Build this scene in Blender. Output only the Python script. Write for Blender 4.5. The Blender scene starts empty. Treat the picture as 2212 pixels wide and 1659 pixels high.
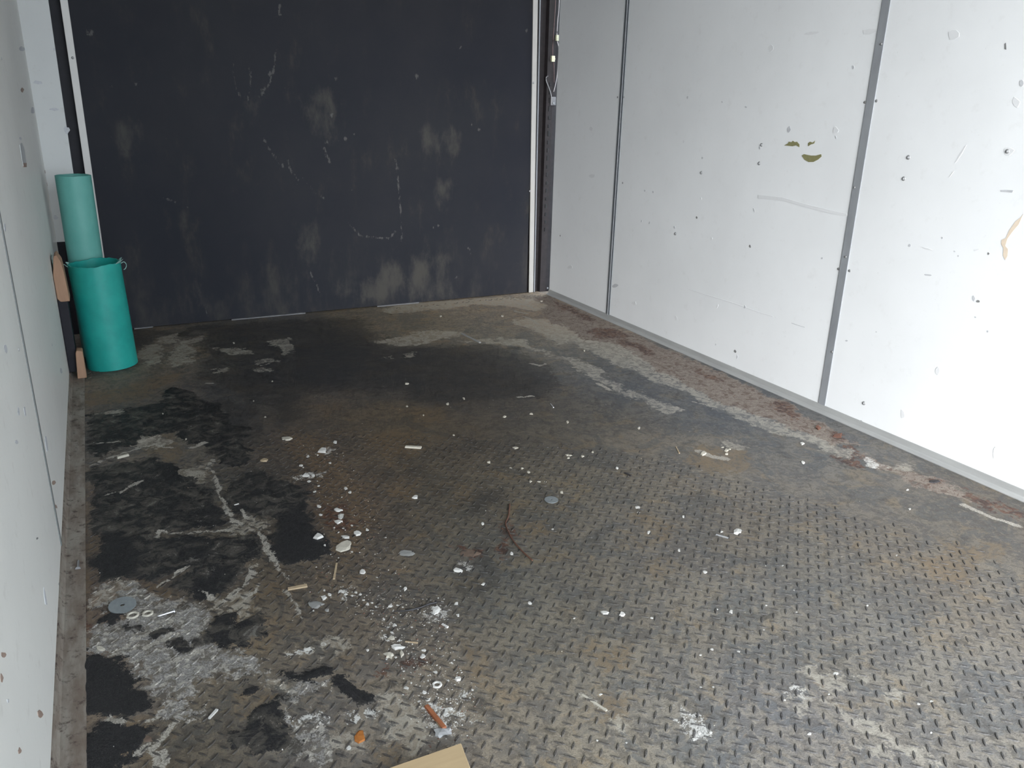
import bpy, bmesh, math, random
import numpy as np
from mathutils import Vector, Matrix

# ------------------------------------------------------------------ camera, sky, sun, exposure
scene = bpy.context.scene
COL = scene.collection
EYE = 0.89                       # camera height above the floor (m)
FPX = 1729.76                    # focal length in pixels of a 2212 x 1659 frame
AX = np.array([[0.89287703, -0.13047266, 0.43098432],
               [-0.44975117, -0.30565613, 0.83922477],
               [0.02223711, -0.94316023, -0.33159357]])   # image right / down / forward -> world
cam_data = bpy.data.cameras.new('camera')
cam_data.sensor_width = 36.0
cam_data.lens = FPX / 2212 * 36.0
cam_data.clip_start = 0.01
cam = bpy.data.objects.new('camera', cam_data)
cam.matrix_world = Matrix(((AX[0, 0], -AX[0, 1], -AX[0, 2], 0),
                           (AX[1, 0], -AX[1, 1], -AX[1, 2], 0),
                           (AX[2, 0], -AX[2, 1], -AX[2, 2], EYE),
                           (0, 0, 0, 1)))
COL.objects.link(cam)
scene.camera = cam

world = bpy.data.worlds.new('overcast_sky')
scene.world = world
world.use_nodes = True
bg = world.node_tree.nodes['Background']
bg.inputs['Color'].default_value = (0.83, 0.925, 1.03, 1)
bg.inputs['Strength'].default_value = 3.2

sun_data = bpy.data.lights.new('hazy_sun', 'SUN')
sun_data.energy = 5.6
sun_data.angle = math.radians(50)
sun_data.color = (1.0, 0.99, 0.98)
sun = bpy.data.objects.new('hazy_sun', sun_data)
sun.rotation_euler = Vector((0.50, 0.84, -0.17)).to_track_quat('-Z', 'Y').to_euler()
COL.objects.link(sun)

scene.cycles.use_adaptive_sampling = True
scene.cycles.adaptive_threshold = 0.04
scene.cycles.adaptive_min_samples = 12
scene.cycles.max_bounces = 5
scene.cycles.diffuse_bounces = 3
scene.cycles.glossy_bounces = 2
scene.cycles.caustics_reflective = False
scene.cycles.caustics_refractive = False
scene.view_settings.view_transform = 'Standard'
scene.view_settings.look = 'None'
scene.view_settings.exposure = 1.34
scene.view_settings.gamma = 1.0
scene.view_settings.use_curve_mapping = False

# ------------------------------------------------------------------ dimensions of the box trailer
XL, XR = -0.160, 1.930           # left / right wall faces
YD = 3.44                        # face of the black end door
YR = 3.380                       # far end of the right wall lining
YB = -1.40                       # open rear doorway
ZC = 2.05                        # ceiling

portal_data = bpy.data.lights.new('doorway_portal', 'AREA')   # importance sampling of the sky through the open rear doorway
portal_data.shape = 'RECTANGLE'
portal_data.size, portal_data.size_y = XR - XL, ZC
portal_data.cycles.is_portal = True
portal = bpy.data.objects.new('doorway_portal', portal_data)
portal.location = ((XL + XR) / 2, YB, ZC / 2)
portal.rotation_euler = Vector((0, 1, 0)).to_track_quat('-Z', 'Z').to_euler()
COL.objects.link(portal)

rnd = random.Random(7)
nrs = np.random.RandomState(11)

# ------------------------------------------------------------------ helpers
def ray(px, py):
    return AX @ np.array([px - 1106.0, py - 829.5, FPX])
def F(px, py, z=0.0):
    v = ray(px, py); v = v * ((z - EYE) / v[2]); return Vector((v[0], v[1], z))
def onX(px, py, X):
    v = ray(px, py); v = v * (X / v[0]); return Vector((X, v[1], v[2] + EYE))
def onY(px, py, Y):
    v = ray(px, py); v = v * (Y / v[1]); return Vector((v[0], Y, v[2] + EYE))

def lin(c):
    return tuple(((x / 255) / 12.92 if x / 255 <= 0.04045 else ((x / 255 + 0.055) / 1.055) ** 2.4) for x in c)

def tag(o, label=None, cat=None, group=None, kind=None):
    if label: o['label'] = label
    if cat: o['category'] = cat
    if group: o['group'] = group
    if kind: o['kind'] = kind
    return o

def link(name, me, mat=None, parent=None):
    o = bpy.data.objects.new(name, me)
    COL.objects.link(o)
    if mat is not None and me is not None and not me.materials:
        me.materials.append(mat)
    if parent is not None:
        o.parent = parent
    return o

def obj(name, bm, mat, parent=None, smooth=False):
    me = bpy.data.meshes.new(name)
    bmesh.ops.recalc_face_normals(bm, faces=bm.faces)
    bm.to_mesh(me); bm.free()
    if smooth:
        for p in me.polygons: p.use_smooth = True
        me.set_sharp_from_angle(angle=math.radians(40))
    return link(name, me, mat, parent)

def empty(name, loc=(0, 0, 0)):
    o = bpy.data.objects.new(name, None)
    o.location = loc
    o.empty_display_size = 0.05
    COL.objects.link(o)
    return o

def box(bm, x0, x1, y0, y1, z0, z1, bev=0.0):
    r = bmesh.ops.create_cube(bm, size=1.0)
    vs = r['verts']
    for v in vs:
        v.co = Vector((x0 + (v.co.x + .5) * (x1 - x0), y0 + (v.co.y + .5) * (y1 - y0), z0 + (v.co.z + .5) * (z1 - z0)))
    if bev > 0:
        es = list({e for v in vs for e in v.link_edges})
        bmesh.ops.bevel(bm, geom=es, offset=bev, segments=2, profile=.6, affect='EDGES')
    return bm

def boxobj(name, x0, x1, y0, y1, z0, z1, mat, parent=None, bev=0.0):
    bm = bmesh.new(); box(bm, x0, x1, y0, y1, z0, z1, bev)
    return obj(name, bm, mat, parent)

def tube(bm, pts, r, n=8, caps=True):
    pts = [Vector(p) for p in pts]
    rings = []
    for i, p in enumerate(pts):
        d = (pts[min(i + 1, len(pts) - 1)] - pts[max(i - 1, 0)]).normalized()
        a = d.cross(Vector((0, 0, 1)))
        if a.length < 1e-3: a = d.cross(Vector((1, 0, 0)))
        a.normalize(); b = d.cross(a)
        rr = r[i] if isinstance(r, (list, tuple)) else r
        rings.append([bm.verts.new(p + (a * math.cos(t) + b * math.sin(t)) * rr) for t in [2 * math.pi * k / n for k in range(n)]])
    for A, B in zip(rings, rings[1:]):
        for k in range(n):
            bm.faces.new((A[k], A[(k + 1) % n], B[(k + 1) % n], B[k]))
    if caps:
        bm.faces.new(rings[0]); bm.faces.new(list(reversed(rings[-1])))
    return bm

def spline(pts, n=6):
    P = [Vector(p) for p in pts]
    out = []
    for i in range(len(P) - 1):
        p0, p1, p2, p3 = P[max(i - 1, 0)], P[i], P[i + 1], P[min(i + 2, len(P) - 1)]
        for k in range(n):
            t = k / n
            out.append(0.5 * ((2 * p1) + (p2 - p0) * t + (2 * p0 - 5 * p1 + 4 * p2 - p3) * t * t + (3 * p1 - p0 - 3 * p2 + p3) * t ** 3))
    out.append(P[-1])
    return out

def prism(bm, pts, depth, inset=0.0):
    """outline (list of Vector) extruded by the vector depth; the far face may be pulled in"""
    c = sum(pts, Vector()) / len(pts)
    A = [bm.verts.new(p) for p in pts]
    B = [bm.verts.new(p + depth + (c - p) * inset) for p in pts]
    n = len(pts)
    bm.faces.new(A); bm.faces.new(list(reversed(B)))
    for k in range(n):
        bm.faces.new((A[k], B[k], B[(k + 1) % n], A[(k + 1) % n]))
    return bm

# ------------------------------------------------------------------ materials
class NT:
    def __init__(self, name):
        self.m = bpy.data.materials.new(name); self.m.use_nodes = True
        self.t = self.m.node_tree; self.n = self.t.nodes; self.l = self.t.links
        self.bsdf = self.n['Principled BSDF']
        self._tc = None; self.dims = '3D'
    def node(self, typ, **kw):
        nd = self.n.new(typ)
        for k, v in kw.items():
            if k in nd.bl_rna.properties: setattr(nd, k, v)
        return nd
    def tc(self):
        if self._tc is None: self._tc = self.n.new('ShaderNodeTexCoord')
        return self._tc.outputs['Object']
    def set(self, sock, v):
        if isinstance(v, bpy.types.NodeSocket): self.l.new(v, sock)
        elif isinstance(v, (tuple, list)) and len(v) == 3 and sock.type == 'RGBA': sock.default_value = (*v, 1)
        else: sock.default_value = v
    def noise(self, scale, detail=4, rough=.55, vec=None, dist=0.0):
        nd = self.n.new('ShaderNodeTexNoise'); nd.noise_dimensions = self.dims
        nd.inputs['Scale'].default_value = scale; nd.inputs['Detail'].default_value = detail
        nd.inputs['Roughness'].default_value = rough; nd.inputs['Distortion'].default_value = dist
        self.l.new(vec if vec is not None else self.tc(), nd.inputs['Vector'])
        return nd.outputs['Fac']
    def mapping(self, scale=(1, 1, 1), loc=(0, 0, 0), rot=(0, 0, 0)):
        nd = self.n.new('ShaderNodeMapping')
        nd.inputs['Scale'].default_value = scale; nd.inputs['Location'].default_value = loc; nd.inputs['Rotation'].default_value = rot
        self.l.new(self.tc(), nd.inputs['Vector']); return nd.outputs['Vector']
    def math(self, op, a, b=0.0, clamp=False):
        nd = self.n.new('ShaderNodeMath'); nd.operation = op; nd.use_clamp = clamp
        self.set(nd.inputs[0], a); self.set(nd.inputs[1], b); return nd.outputs[0]
    def step(self, v, lo, hi):
        nd = self.n.new('ShaderNodeMapRange'); nd.interpolation_type = 'SMOOTHSTEP'
        self.set(nd.inputs['Value'], v)
        nd.inputs['From Min'].default_value = lo; nd.inputs['From Max'].default_value = hi
        return nd.outputs['Result']
    def mix(self, f, a, b, blend='MIX'):
        nd = self.n.new('ShaderNodeMix'); nd.data_type = 'RGBA'; nd.blend_type = blend
        self.set(nd.inputs['Factor'], f); self.set(nd.inputs['A'], a) if False else None
        self.set(nd.inputs[6], a); self.set(nd.inputs[7], b); return nd.outputs[2]
    def attr(self, name, out='Fac'):
        nd = self.n.new('ShaderNodeAttribute'); nd.attribute_name = name; return nd.outputs[out]
    def bump(self, h, strength=.3, dist=.002):
        nd = self.n.new('ShaderNodeBump'); nd.inputs['Strength'].default_value = strength; nd.inputs['Distance'].default_value = dist
        self.l.new(h, nd.inputs['Height']); self.l.new(nd.outputs['Normal'], self.bsdf.inputs['Normal'])
    def out(self, color=None, rough=None, metal=None, spec=None):
        for k, v in (('Base Color', color), ('Roughness', rough), ('Metallic', metal), ('Specular IOR Level', spec)):
            if v is not None: self.set(self.bsdf.inputs[k], v)
        return self.m

def simple(name, c, rough=.6, metal=0.0, var=.25, scale=40.0, bump=0.0, spec=.5, stretch=None):
    t = NT(name)
    vec = t.mapping(stretch) if stretch else None
    n = t.noise(scale, 5, .6, vec)
    col = t.mix(n, tuple(x * (1 - var) for x in c), tuple(min(1, x * (1 + var)) for x in c))
    if bump: t.bump(n, bump, .001)
    return t.out(col, rough, metal, spec)

# palette
def wall_white(name, c, dirt):
    t = NT(name)
    big = t.noise(2.2, 4, .6)
    fine = t.noise(26, 6, .65)
    speck = t.noise(95, 3, .7)
    col = t.mix(t.step(big, .35, .75), c, tuple(x * .94 for x in c))
    col = t.mix(t.math('MULTIPLY', t.step(fine, .56, .78), dirt), col, (.40, .38, .34))
    col = t.mix(t.math('MULTIPLY', t.step(speck, .70, .76), min(1, dirt * 1.6)), col, (.30, .28, .26))
    t.bump(t.noise(1.7, 2, .5), .25, .02)
    return t.out(col, .42, 0, .45)

M = {}
M['white_lining'] = wall_white('white_lining', (.79, .805, .815), .12)
M['left_lining'] = wall_white('left_lining', (.735, .735, .70), .30)
M['grey_batten'] = simple('grey_batten', (.31, .325, .345), .45, .25, .30, 18, stretch=(1, 1, .35))
M['dark_batten'] = simple('dark_batten', (.13, .145, .16), .5, .2, .25, 30)
M['alu'] = simple('aluminium_strip', (.47, .455, .43), .45, .25, .14, 25, stretch=(1, 1, .3))
M['alu_trim'] = simple('aluminium_trim', (.36, .365, .36), .5, .2, .25, 14, stretch=(3, .5, 3))
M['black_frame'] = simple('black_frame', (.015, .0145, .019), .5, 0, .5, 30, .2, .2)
M['rust_frame'] = simple('rusty_frame', (.019, .0155, .0165), .55, 0, .6, 45, .3, .25)
M['sill'] = simple('dull_sill', (.15, .15, .155), .55, .1, .4, 60)
M['rivet'] = simple('rivet_grey', (.28, .28, .28), .45, .5, .3, 300)
M['screw_bright'] = simple('screw_bright', (.62, .63, .64), .3, .7, .2, 300)
M['jamb'] = wall_white('jamb_white', (.60, .61, .595), .35)
M['left_seam'] = simple('left_seam_grey', (.15, .16, .155), .5, .1, .2, 25)
M['ceiling'] = simple('ceiling_white', (.62, .62, .60), .6, 0, .06, 5)

# ------------------------------------------------------------------ shell
# left wall: plywood carrier with three lining panels
SEAM_L = 1.682
wl = tag(boxobj('wall_left', XL - .06, XL - .006, YB, YD + .06, 0, ZC, M['left_lining']), 'off-white lined left wall close beside the camera', 'wall', kind='structure')
panels_left = []
for (y0, y1) in ((YB, SEAM_L - 1.22 - .0025), (SEAM_L - 1.22 + .0025, SEAM_L - .0025), (SEAM_L + .0025, YD)):
    panels_left.append(boxobj('panel', XL - .006, XL, y0, y1, .0, ZC, M['left_lining'], wl, .0008))
for y in (SEAM_L - 1.22, SEAM_L):
    bm = bmesh.new()
    box(bm, XL - .005, XL + .0020, y - .0065, y + .0065, 0.02, ZC, .0008)
    obj('seam_strip', bm, M['left_seam'], wl)

SEAM_A, SEAM_B = 2.853, 1.641
wr = tag(boxobj('wall_right', XR + .006, XR + .06, YB, YR, 0, ZC, M['white_lining']), 'white lined right wall with grey seams and peeled paint', 'wall', kind='structure')
panels_right = []
for (y0, y1) in ((YB, SEAM_B - 1.215), (SEAM_B - 1.213, SEAM_B - .002), (SEAM_B + .002, SEAM_A - .002), (SEAM_A + .002, YR)):
    panels_right.append(boxobj('panel', XR, XR + .006, y0, y1, 0, ZC, M['white_lining'], wr, .0008))
def batten_right(y, w, mat):
    bm = bmesh.new(); box(bm, XR - .0022, XR + .004, y - w / 2, y + w / 2, .02, ZC, .0008)
    o = obj('seam_strip', bm, mat, wr)
    return o
bA = batten_right(SEAM_A, .026, M['dark_batten'])
bm = bmesh.new(); box(bm, XR - .0036, XR, SEAM_A - .0035, SEAM_A + .0035, .02, ZC, .0008)
obj('seam_rib', bm, M['grey_batten'], bA)
bB = batten_right(SEAM_B, .027, M['grey_batten'])
batten_right(SEAM_B - 1.214, .027, M['grey_batten'])

def cap(name, loc, axis, r, mat, parent, h=.0016, n=10):
    """domed rivet / screw head standing on a surface whose normal is axis"""
    bm = bmesh.new()
    ax = Vector(axis).normalized(); a = ax.orthogonal().normalized(); b = ax.cross(a); loc = Vector(loc)
    R0 = [bm.verts.new(loc + (a * math.cos(t) + b * math.sin(t)) * r) for t in [2 * math.pi * k / n for k in range(n)]]
    R1 = [bm.verts.new(loc + ax * h * .75 + (a * math.cos(t) + b * math.sin(t)) * r * .72) for t in [2 * math.pi * k / n for k in range(n)]]
    c = bm.verts.new(loc + ax * h)
    for k in range(n):
        bm.faces.new((R0[k], R0[(k + 1) % n], R1[(k + 1) % n], R1[k])); bm.faces.new((R1[k], R1[(k + 1) % n], c))
    bm.faces.new(list(reversed(R0)))
    return obj(name, bm, mat, parent, True)

# flat marks on the linings: dings, scuffs and peeled paint (each its own thin patch)
M['mark_grey'] = simple('scuff_grey', (.50, .51, .53), .6, 0, .3, 120)
M['mark_faint'] = simple('scuff_faint', (.70, .71, .72), .5, 0, .06, 120)
M['mark_dark'] = simple('scuff_dark', (.19, .19, .19), .6, 0, .5, 150)
M['mark_olive'] = simple('bare_olive_board', (.22, .21, .10), .7, 0, .22, 110, .2)
M['mark_tan'] = simple('bare_tan_board', (.66, .56, .45), .7, 0, .12, 90)
M['mark_brown'] = simple('scuff_brown', (.30, .22, .18), .6, 0, .4, 120)
M['mark_silver'] = simple('torn_silver', (.60, .62, .62), .35, .4, .25, 90)

# screws beside the two seams of the right wall
for (px, py) in [(1334, 210), (1347, 210), (1345, 395), (1329, 475), (1324, 540), (1868, 221), (1893, 218), (1811, 581), (1835, 585), (1210, 509)]:
    p = onX(px, py, XR); cap('screw', p, (-1, 0, 0), .0042, M['rivet'], wr)
for (px, py) in [(1903, 95), (1845, 405), (1826, 555), (1797, 760)]:
    p = onX(px, py, XR - .0022); cap('rivet', p, (-1, 0, 0), .004, M['rivet'], bB)
# bright screw heads with a dimple
for (px, py) in [(1866, 871), (1860, 912), (2034, 991), (1586, 796), (1962, 340), (1952, 386), (1640, 353), (1645, 313), (1459, 505), (1515, 373), (2176, 327)]:
    p = onX(px, py, XR)
    s = cap('screw', p, (-1, 0, 0), .0062, M['screw_bright'], wr, .0022)
    cap('drive_socket', p + Vector((-.0016, 0, 0)), (-1, 0, 0), .0026, M['mark_grey'], s, .0009, 6)
for (px, py) in [(3, 127), (112, 745), (40, 755)]:
    p = onX(px, py, XL); cap('screw', p, (1, 0, 0), .004, M['screw_bright'], wl)

def mark(name, pix, place, mat, parent, depth, th=.0004, label=None):
    """a flat patch on a wall: outline given as image points carried onto the wall"""
    bm = bmesh.new()
    prism(bm, [place(x, y) for x, y in pix], depth * (th + rnd.uniform(0, .0004)))
    o = obj(name, bm, mat, parent)
    if label: o['label'] = label
    return o
def blob(cx, cy, rx, ry, rot=0.0, n=9, jag=.3):
    out = []
    for k in range(n):
        t = 2 * math.pi * k / n; q = 1 + rnd.uniform(-jag, jag)
        x, y = rx * q * math.cos(t), ry * q * math.sin(t)
        out.append((cx + x * math.cos(rot) - y * math.sin(rot), cy + x * math.sin(rot) + y * math.cos(rot)))
    return out
onR = lambda x, y: onX(x, y, XR)
onL = lambda x, y: onX(x, y, XL)
NR, NL = Vector((-1, 0, 0)), Vector((1, 0, 0))
mark('peeled_patch', [(1732, 336), (1737, 333), (1752, 336), (1763, 336), (1774, 333), (1775, 338), (1767, 345), (1757, 350), (1747, 350), (1738, 345)], onR, M['mark_olive'], wr, NR, .0006, 'large olive peeled patch')
mark('peeled_patch', [(1694, 314), (1702, 310), (1704, 306), (1710, 307), (1713, 304), (1717, 307), (1722, 306), (1727, 312), (1727, 318), (1720, 314), (1712, 316), (1703, 315)], onR, M['mark_olive'], wr, NR, .0006)
mark('peeled_patch', [(1746, 309), (1750, 306), (1756, 308), (1761, 304), (1759, 310), (1752, 312), (1746, 316)], onR, M['mark_olive'], wr, NR, .0006)
mark('peeled_patch', [(2211, 462), (2205, 470), (2194, 478), (2180, 498), (2173, 514), (2164, 518), (2163, 527), (2168, 536), (2167, 552), (2172, 562), (2177, 553), (2178, 538), (2172, 531), (2177, 515), (2188, 500), (2201, 485)], onR, M['mark_tan'], wr, NR, .0006)
mark('scuff', [(2161, 411), (2172, 410), (2190, 411), (2187, 416), (2175, 415), (2163, 414)], onR, M['mark_grey'], wr, NR)
mark('scuff', [(2170, 95), (2173, 92), (2174, 107), (2170, 106)], onR, M['mark_dark'], wr, NR)
for (x, y, rx, ry, m) in [(2195, 222, 9, 11, 'mark_faint'), (2196, 221, 4, 4, 'mark_grey'), (2179, 326, 11, 10, 'mark_faint'), (2207, 180, 5, 7, 'mark_grey'), (1805, 281, 6, 7, 'mark_faint'), (2060, 75, 12, 10, 'mark_faint'), (1665, 105, 5, 7, 'mark_faint'), (2135, 548, 2.5, 3, 'mark_dark'), (2104, 645, 3, 6, 'mark_grey'), (2112, 651, 4, 3, 'mark_dark'), (1965, 530, 3, 3, 'mark_grey'),
                          (1704, 279, 4, 7, 'mark_grey'), (1806, 297, 1.4, 4, 'mark_grey'), (1843, 146, 3, 4, 'mark_grey'), (1950, 895, 5, 9, 'mark_faint'), (2026, 800, 5, 8, 'mark_faint'), (2150, 980, 4, 13, 'mark_faint'),
                          (1641, 320, 2, 4, 'mark_grey'), (1611, 231, 2.4, 2, 'mark_grey'), (1485, 211, 1.6, 3, 'mark_grey'), (1477, 306, 2, 3, 'mark_faint'), (1629, 454, 1.3, 4, 'mark_grey'), (1620, 532, 2, 3, 'mark_dark'), (1505, 470, 2, 2.6, 'mark_dark'), (1517, 341, 1.5, 2.5, 'mark_grey'), (1393, 412, 1.5, 2.5, 'mark_grey'), (1411, 415, 1.7, 2.5, 'mark_grey'), (1386, 478, 1.4, 2.4, 'mark_grey'), (1403, 481, 1.4, 3, 'mark_grey'), (1457, 491, 2, 3, 'mark_grey'),
                          (1329, 617, 6, 4, 'mark_grey'), (1231, 577, 6, 4, 'mark_faint'), (1433, 736, 1.4, 3, 'mark_dark'), (1588, 759, 2.4, 3.6, 'mark_dark'), (1593, 771, 1.2, 4, 'mark_grey'), (1546, 744, 1.3, 2, 'mark_grey'), (1460, 687, 3, 6, 'mark_faint'), (1370, 655, 5, 4, 'mark_faint'), (1776, 558, 2, 2, 'mark_grey'), (1829, 736, 3, 2, 'mark_grey'), (1609, 663, 2, 4, 'mark_grey'), (1550, 661, 1.4, 4, 'mark_faint'), (1277, 278, 4, 6, 'mark_faint'), (1279, 380, 6, 4, 'mark_faint'),
                          (2036, 514, 2, 2, 'mark_grey'), (2062, 543, 1.8, 1.6, 'mark_grey'), (2070, 553, 1.8, 1.6, 'mark_grey'), (2107, 685, 2, 2, 'mark_grey'), (2134, 716, 2, 2, 'mark_grey'), (1893, 717, 1.6, 1.4, 'mark_grey'), (2004, 594, 8, 1.8, 'mark_grey'), (2003, 537, 10, 1.4, 'mark_faint'), (2110, 540, 6, 1.6, 'mark_faint'), (1752, 72, 16, 4, 'mark_faint'), (1880, 68, 18, 5, 'mark_faint'), (1560, 220, 1.6, 2, 'mark_grey'), (1514, 429, 1.6, 3, 'mark_faint'), (1537, 515, 2, 3, 'mark_faint')]:
    mark('ding', blob(x, y, rx, ry, rnd.uniform(-.3, .3), 8, .25), onR, M[m], wr, NR)
# long rubbed lines
def streak(pts, w, place, mat, parent, depth, name='scuff', th=.0004):
    up = [(x, y - w / 2 * rnd.uniform(.5, 1.1)) for x, y in pts]; dn = [(x, y + w / 2 * rnd.uniform(.5, 1.1)) for x, y in reversed(pts)]
    return mark(name, up + dn, place, mat, parent, depth, th)
streak([(1488, 625), (1540, 641), (1590, 657), (1640, 675), (1670, 684)], 2.2, onR, M['mark_faint'], wr, NR)
streak([(1638, 424), (1690, 430), (1740, 444), (1800, 458), (1830, 464)], 9, onR, M['mark_faint'], wr, NR)
streak([(1710, 698), (1725, 703), (1738, 707)], 2, onR, M['mark_grey'], wr, NR)
mark('scuff', [(2084, 316), (2088, 313), (2078, 332), (2066, 350), (2062, 353), (2074, 332)], onR, M['mark_faint'], wr, NR)
mark('scuff', [(2058, 372), (2061, 370), (2052, 382), (2050, 383)], onR, M['mark_faint'], wr, NR)
# left lining
for (x, y, rx, ry, m) in [(47, 105, 6, 6, 'mark_grey'), (48, 194, 3, 6, 'mark_brown'), (70, 238, 4, 6, 'mark_grey'), (87, 286, 2, 9, 'mark_brown'), (104, 396, 2.5, 6, 'mark_brown'), (98, 370, 1.5, 5, 'mark_brown'), (116, 1043, 4, 6, 'mark_brown'), (12, 752, 3, 9, 'mark_grey'), (100, 960, 2, 22, 'mark_grey'), (40, 890, 2, 9, 'mark_grey'), (97, 1290, 2.2, 18, 'mark_grey'), (8, 1415, 5, 7, 'mark_brown'), (86, 1545, 5, 9, 'mark_brown'), (42, 1622, 3, 7, 'mark_brown'), (17, 1515, 2, 5, 'mark_grey'), (53, 888, 2, 10, 'mark_grey'), (121, 1094, 2, 5, 'mark_brown'), (3, 1465, 3, 8, 'mark_brown'), (44, 300, 2, 4, 'mark_grey'), (10, 490, 2, 8, 'mark_grey'), (132, 800, 2, 6, 'mark_grey'), (80, 1163, 2, 3, 'mark_dark'), (128, 1262, 2, 4, 'mark_dark'), (36, 955, 3, 4, 'mark_grey')]:
    mark('scuff', blob(x, y, rx, ry, -.15, 8, .35), onL, M[m], wl, NL)
mark('torn_tape', [(42, 312), (46, 308), (52, 322), (55, 345), (55, 358), (50, 360), (46, 340)], onL, M['mark_silver'], wl, NL, .0012, 'torn silver strip')
mark('torn_tape', [(49, 352), (56, 352), (56, 361), (50, 361)], onL, M['mark_brown'], wl, NL, .0016)

# floor trims along both walls: folded aluminium angles
def angle_trim(name, x, s, y0, y1, hleg, wleg, mat, label):
    """s = +1: trim lies to the right of the wall face x"""
    t = .0022
    prof = [(0, hleg), (t, hleg), (t + .003, .0085), (.0085, t + .003), (wleg, t), (wleg, 0), (0, 0)]
    bm = bmesh.new()
    A = [bm.verts.new((x + s * u, y0, v)) for u, v in prof]; B = [bm.verts.new((x + s * u, y1, v)) for u, v in prof]
    n = len(prof)
    for k in range(n): bm.faces.new((A[k], B[k], B[(k + 1) % n], A[(k + 1) % n]))
    bm.faces.new(A); bm.faces.new(list(reversed(B)))
    return tag(obj(name, bm, mat), label, 'trim', kind='structure')
tr = angle_trim('baseboard_right', XR, -1, YB, YR, .024, .018, M['alu_trim'], 'grey aluminium floor trim along the white right wall')
t = NT('dirty_trim')
n1, n2 = t.noise(9, 6, .65, t.mapping((4, 1, 4))), t.noise(60, 5, .7)
c = t.mix(t.step(n1, .35, .65), (.165, .130, .104), (.27, .245, .21))
c = t.mix(t.step(n2, .52, .70), c, (.060, .040, .032))
t.bump(n2, .4, .001)
M['dirty_trim'] = t.out(c, .7, .1)
tl = angle_trim('baseboard_left', XL, 1, YB, YD - .02, .020, .042, M['dirty_trim'], 'dirt-caked metal floor trim along the left wall')
for (px, py) in [(153, 1229), (147, 1360), (143, 1493), (158, 957)]:
    p = F(px, py, .0022); cap('rivet', p, (0, 0, 1), .0055, M['alu'], tl, .0025)

# end: black ramp door between white edge strips, corner posts
def sdf_poly(P, poly):
    """signed distance (positive inside) of points P (n,2) to a polygon"""
    poly = np.asarray(poly, float); d2 = np.full(len(P), 1e9); ins = np.zeros(len(P), bool); n = len(poly)
    for i in range(n):
        a, b = poly[i], poly[(i + 1) % n]
        e = b - a; w = P - a
        tt = np.clip((w @ e) / max(e @ e, 1e-12), 0, 1)
        d = w - tt[:, None] * e
        d2 = np.minimum(d2, (d * d).sum(1))
        c = (a[1] <= P[:, 1]) != (b[1] <= P[:, 1])
        xint = a[0] + (P[:, 1] - a[1]) * (e[0] / (e[1] if abs(e[1]) > 1e-12 else 1e-12))
        ins ^= c & (P[:, 0] < xint)
    d = np.sqrt(d2)
    return np.where(ins, d, -d)
def sdf_line(P, line, r):
    line = np.asarray(line, float); d2 = np.full(len(P), 1e9)
    for a, b in zip(line, line[1:]):
        e = b - a; w = P - a
        tt = np.clip((w @ e) / max(e @ e, 1e-12), 0, 1)
        d = w - tt[:, None] * e
        d2 = np.minimum(d2, (d * d).sum(1))
    return r - np.sqrt(d2)
def paint(field, P, shape, kind, r=0.0, margin=.04):
    s = np.asarray(shape, float)
    lo, hi = s.min(0) - margin - r, s.max(0) + margin + r
    m = ((P > lo) & (P < hi)).all(1)
    if not m.any(): return
    v = sdf_poly(P[m], s) if kind == 'poly' else sdf_line(P[m], s, r)
    field[m] = np.maximum(field[m], v)
def add_attr(me, name, arr):
    a = me.attributes.new(name, 'FLOAT', 'POINT'); a.data.foreach_set('value', np.ascontiguousarray(arr, np.float32))
def add_color(me, name, arr):
    a = me.attributes.new(name, 'FLOAT_COLOR', 'POINT')
    a.data.foreach_set('color', np.ascontiguousarray(np.c_[arr, np.ones(len(arr))], np.float32).ravel())
def grid_mesh(name, us, vs, fn):
    U, V = np.meshgrid(us, vs); nu, nv = len(us), len(vs)
    co = fn(U.ravel(), V.ravel()).astype(np.float32)
    i = (np.arange(nv - 1)[:, None] * nu + np.arange(nu - 1)[None, :]).ravel()
    q = np.c_[i, i + 1, i + 1 + nu, i + nu].astype(np.int32)
    me = bpy.data.meshes.new(name)
    me.vertices.add(len(co)); me.vertices.foreach_set('co', co.ravel())
    me.loops.add(q.size); me.loops.foreach_set('vertex_index', q.ravel())
    me.polygons.add(len(q)); me.polygons.foreach_set('loop_start', np.arange(0, q.size, 4, dtype=np.int32))
    me.update(calc_edges=True); me.validate()
    return me, np.c_[U.ravel(), V.ravel()]

DX0, DX1 = -.008, 1.836
door = tag(empty('door_1', ((DX0 + DX1) / 2, YD, 0)), 'black scuffed ramp door closing the far end', 'door', kind='structure')
dpar = door
me, P = grid_mesh('door_panel', np.linspace(DX0, DX1, 264), np.linspace(0.004, ZC - .03, 290), lambda u, v: np.c_[u - door.location.x, u * 0, v])
smear = np.full(len(P), -.05); chip = np.full(len(P), -.05)
dp = lambda pts: [(onY(x, y, YD).x, onY(x, y, YD).z) for x, y in pts]
for pl in [[(665, 205), (680, 195), (705, 205), (712, 230), (718, 265), (722, 300), (705, 310), (690, 290), (680, 255), (668, 240)], [(245, 270), (275, 262), (300, 285), (290, 318), (262, 325), (240, 305)],
           [(655, 485), (672, 485), (676, 520), (682, 570), (675, 600), (660, 595), (655, 550)], [(820, 590), (850, 570), (870, 600), (868, 630), (830, 640), (700, 640), (690, 620), (780, 615)], [(425, 615), (440, 610), (442, 660), (430, 690), (420, 660)],
           [(535, 215), (560, 215), (556, 270), (545, 270)], [(940, 400), (965, 400), (962, 450), (945, 440)], [(900, 560), (960, 560), (990, 640), (880, 640)], [(900, 280), (1000, 285), (990, 320), (920, 310)]]:
    paint(smear, P, dp(pl), 'poly')
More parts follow.
